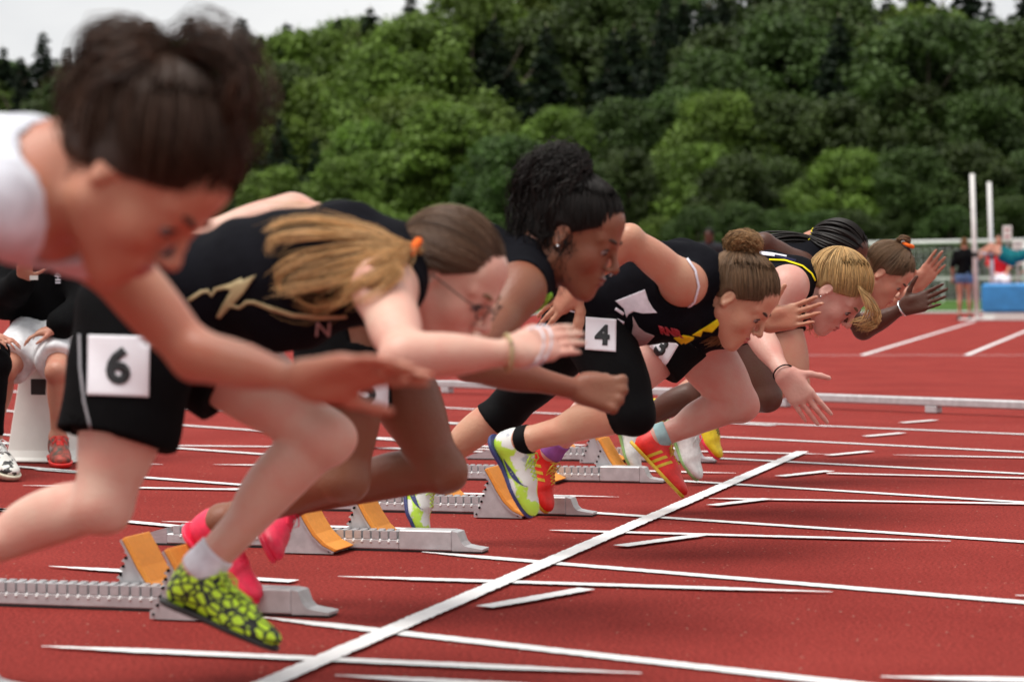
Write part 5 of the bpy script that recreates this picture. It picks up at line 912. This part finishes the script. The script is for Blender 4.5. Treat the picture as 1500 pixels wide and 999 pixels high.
# ------------------------------------------------------------------ trees
def leafmat(n, c): 
    m = mat(n, c, .6, tone=True, var=.12, vscale=.5, spec=.3); t = m.node_tree; b = t.nodes['Principled BSDF']; tr = t.nodes.new('ShaderNodeBsdfTranslucent'); mx = t.nodes.new('ShaderNodeMixShader'); mx.inputs[0].default_value = .22
    src = b.inputs['Base Color'].links[0].from_socket; oi = t.nodes.new('ShaderNodeObjectInfo'); hs_ = t.nodes.new('ShaderNodeHueSaturation'); mr = t.nodes.new('ShaderNodeMapRange'); mr.inputs[3].default_value = .72; mr.inputs[4].default_value = 1.3; t.links.new(oi.outputs['Random'], mr.inputs[0]); t.links.new(mr.outputs[0], hs_.inputs['Value'])
    mr2 = t.nodes.new('ShaderNodeMapRange'); mr2.inputs[3].default_value = .485; mr2.inputs[4].default_value = .515; t.links.new(oi.outputs['Random'], mr2.inputs[0]); t.links.new(mr2.outputs[0], hs_.inputs['Hue']); t.links.new(src, hs_.inputs['Color']); t.links.new(hs_.outputs[0], b.inputs['Base Color']); t.links.new(hs_.outputs[0], tr.inputs[0])
    o = t.nodes['Material Output']; t.links.new(b.outputs[0], mx.inputs[1]); t.links.new(tr.outputs[0], mx.inputs[2]); t.links.new(mx.outputs[0], o.inputs[0]); return m
M['leaf'] = leafmat('broad_leaf', (.046, .080, .015)); M['leaf_light'] = leafmat('light_broad_leaf', (.105, .165, .022)); M['needle'] = leafmat('conifer_needle', (.016, .030, .014)); M['bark'] = mat('bark', (.10, .075, .055), .9, var=.3, vscale=3, bump=.6, bscale=12, stretch=(1, 1, .2))
def quads(C, Nn, S, tone, name, asp=1.0):
    n = len(C); rg = rng; a = np.cross(Nn, rg.normal(size=(n, 3))); a /= np.linalg.norm(a, axis=1, keepdims=True)+1e-9; b = np.cross(Nn, a); S = S[:, None]
    v = np.stack([C-a*S-b*S*asp*.3, C+a*S*.2-b*S*asp, C+a*S+b*S*asp*.3, C-a*S*.2+b*S*asp], 1).reshape(-1, 3); me = mesh_np(name, v, np.arange(4*n).reshape(n, 4), False)
    c = np.ones((n, 4, 4), np.float32); c[..., :3] = tone[:, None, None]; at_ = me.color_attributes.new('tone', 'FLOAT_COLOR', 'POINT'); at_.data.foreach_set('color', c.ravel()); return me
def broad(seed, wide=.36, base=.02):
    rg = np.random.default_rng(seed); Cs, Ns, Ss, Ts = [], [], [], []; nb = 190; lob = [(rg.random()*6.28, .3+.65*rg.random(), .6+.5*rg.random()) for _ in range(5)]
    for i in range(nb):
        z = base+(1-base)*rg.random()**.85; prof = wide*math.sqrt(max(.02, 1-((z-.42)/.60)**2)); a = rg.random()*6.28
        prof *= .72+sum(.16*h_*math.exp(-((z-zz)/.16)**2)*(1+math.cos(a-aa)) for aa, zz, h_ in lob)
        r = prof*math.sqrt(rg.random()*.8+.2); c = V3(r*math.cos(a), r*math.sin(a), min(z, .95)); br = .026+.055*rg.random()**1.5; n = int(45+1900*br)
        d = rg.normal(size=(n, 3)); d /= np.linalg.norm(d, axis=1, keepdims=True); rad = rg.random((n, 1))**.45; Cs.append(c+d*br*rad*V3(1.25, 1.25, .8)+rg.normal(size=(n, 3))*.017); nn = d*.8+V3(0, 0, .6)+rg.normal(size=(n, 3))*.6; Ns.append(nn/np.linalg.norm(nn, axis=1, keepdims=True)); Ss.append(.0052+.0075*rg.random(n)); Ts.append((.62+.76*rg.random())*(.75+.5*rg.random(n)))
    return quads(np.concatenate(Cs), np.concatenate(Ns), np.concatenate(Ss), np.concatenate(Ts), 'crown')
def conif(seed):
    rg = np.random.default_rng(seed); Cs, Ns, Ss, Ts = [], [], [], []; L_ = 34
    for i in range(L_):
        z = .10+.885*i/L_; R0 = .27*(1-z)**.88+.004; nb = int(5+7*(1-z))
        for k in range(nb):
            a = 6.28*(k+rg.random()*.9)/nb; rr = R0*(.5+.75*rg.random()); n = int(26+170*rr/.2); t = rg.random(n)**.7; x = rr*t; w_ = .004+.09*rr*(1-t*.6)
            side = rg.normal(size=n)*w_; p = np.stack([x*math.cos(a)-side*math.sin(a), x*math.sin(a)+side*math.cos(a), z-.30*x*t+rg.normal(size=n)*.004-np.abs(side)*.35], 1); Cs.append(p); nn = rg.normal(size=(n, 3))*.6+V3(0, 0, 1); Ns.append(nn/np.linalg.norm(nn, axis=1, keepdims=True)); Ss.append((.003+.008*rg.random(n))*(.6+.9*min(1, rr*6))); Ts.append((.7+.6*rg.random())*(.85+.3*rg.random(n)))
    return quads(np.concatenate(Cs), np.concatenate(Ns), np.concatenate(Ss), np.concatenate(Ts), 'crown')
def trunk_me(seed, con=False):
    rg = np.random.default_rng(seed); b = MB(); b.tube([(0, 0, -.02), (.004, 0, .25), (-.003, .004, .6), (0, 0, .985 if con else .85)], [.016, .013, .008, .0012], 7)
    for k in range(3 if con else 9): a = rg.random()*6.28; z = .2+.5*rg.random(); l = .22*(1-.4*z); b.tube([(0, 0, z), (l*.5*math.cos(a), l*.5*math.sin(a), z+.06), (l*math.cos(a), l*math.sin(a), z+.16)], [.006, .004, .0015], 5)
    me = bpy.data.meshes.new('trunk'); me.from_pydata(b.v, [], b.f); me.polygons.foreach_set('use_smooth', [True]*len(me.polygons)); me.materials.append(M['bark']); return me
BR = [(broad(100+i, .27+.05*(i % 3)), trunk_me(i)) for i in range(6)]; CO = [(conif(200+i), trunk_me(50+i, True)) for i in range(5)]; BL = []
for m_, t_ in BR: c_ = m_.copy(); c_.materials.append(M['leaf_light']); BL.append((c_, t_)); m_.materials.append(M['leaf'])
for m_, _ in CO: m_.materials.append(M['needle'])
TOPX = [-400, 0, 60, 100, 150, 230, 300, 370, 450, 520, 600, 700, 760, 840, 900, 960, 1040, 1090, 1120, 1250, 1400, 1500, 1900]; TOPY = [60, 78, 66, 82, 68, 60, 40, 44, 34, 14, -26, -50, -45, -45, -32, -35, -40, -30, -55, -70, -70, -75, -70]
ZN = [(-9999, 'beyond the left edge of the view'), (-10, 'above the white shirt at the far left'), (95, 'above the dark updo in front'), (240, 'above the right side of the dark updo'), (370, 'above the bib 6 sprinter\'s back'), (480, 'above the sandy ponytail'), (580, 'above the head with glasses'), (690, 'between the glasses and the curly ponytail'), (780, 'above the curly ponytail'), (880, 'right of the curly ponytail'), (980, 'above the bib 4 sprinter'), (1090, 'above the golden brown bun'), (1190, 'above the black braids'), (1290, 'above the orange scrunchie'), (1380, 'left of the high jump uprights'), (1460, 'above the blue mat at the right'), (1530, 'beyond the right edge of the view')]
def zone(px): return [n for a, n in ZN if px >= a][-1]
trees = 0
def tree(px, y, top_py, kind, row, wide=1.):
    global trees; g0 = at(px, 430, y=y); x = float(g0[0]); z0 = float(hill(np.array(x), np.array(y)))-.1; top = float(at(px, top_py, y=y)[2]); H_t = max(2.2, top-z0)
    lp = .8 if 330 < px < 740 or px < 60 else .15; light = kind != 'c' and rng.random() < lp
    cr_, tk = (CO[trees % 5] if kind == 'c' else (BL if light else BR)[trees % 6]); adj = 'dark pointed conifer' if kind == 'c' else ('light green' if light else 'dark green')+(' broadleaf tree' if wide < 1.02 else ' spreading tree')
    root = empty('conifer_tree' if kind == 'c' else 'broadleaf_tree', (x, y, z0), '%s, %s, %s' % (adj, row, zone(px)), 'tree', 'trees of the wood behind the track'); sx = H_t*wide; root.rotation_euler = (0, 0, rng.random()*6.28)
    root.scale = (sx, sx, H_t)
    for nm, me in (('crown', cr_), ('trunk', tk)): o = bpy.data.objects.new(nm, me); COL.objects.link(o); o.parent = root
    trees += 1; return root
def topat(px): return float(np.interp(px, TOPX, TOPY))
for y, frac, step, kinds, row in ((150, 1.0, 70, 'bbc', 'last row'), (136, .92, 76, 'bbbc', 'back row'), (124, .80, 84, 'bbc', 'middle row'), (113, .62, 84, 'bbbbc', 'third row'), (106, .44, 80, 'b', 'second row'), (100, .25, 66, 'b', 'front edge')):
    px = -1150+rng.random()*60
    while px < 2250:
        t = topat(px); hz = 421; tp = hz-(hz-t)*frac*((.97+.08*rng.random()) if frac > .95 else (.90+.20*rng.random()))
        k = kinds[int(rng.random()*len(kinds))]
        if frac > .9: tp = max(tp, t+(14 if k == 'b' else 2))
        tree(px, y+rng.random()*9-2, tp, k, row, (1.1 if frac < .5 else .8+.4*rng.random())); px += step*(.6+.8*rng.random())
for k, (px, t) in enumerate([(8, 62), (34, 78), (68, 40), (104, 62), (158, 36), (200, 30), (222, 26), (283, 18), (356, 18), (385, 45), (422, 26), (498, 20), (545, 2), (572, 40), (600, 0), (640, -5), (740, -20), (845, 2), (880, -8), (965, 12), (1005, -5), (1040, 0), (1108, 2), (1180, -10), (1340, -12)]):
    tree(px, 141+(k % 3)*3, t, 'c', 'tallest line' if k % 2 else 'skyline', 1.15+.35*rng.random())
from collections import defaultdict
dl = defaultdict(list)
for o in list(COL.objects):
    if o.get('category') == 'tree': dl[o['label']].append(o)
for l_, os_ in dl.items():
    if len(os_) > 1:
        os_.sort(key=lambda o: o.location.x)
        for i, o in enumerate(os_): o['label'] = l_+', '+(('left one', 'right one') if len(os_) == 2 else ('left one', 'middle one', 'right one') if len(os_) == 3 else ('leftmost', 'left of centre', 'right of centre', 'rightmost') if len(os_) == 4 else ('',)*len(os_))[i]
print('TREES', trees, 'OBJECTS', len(bpy.data.objects))
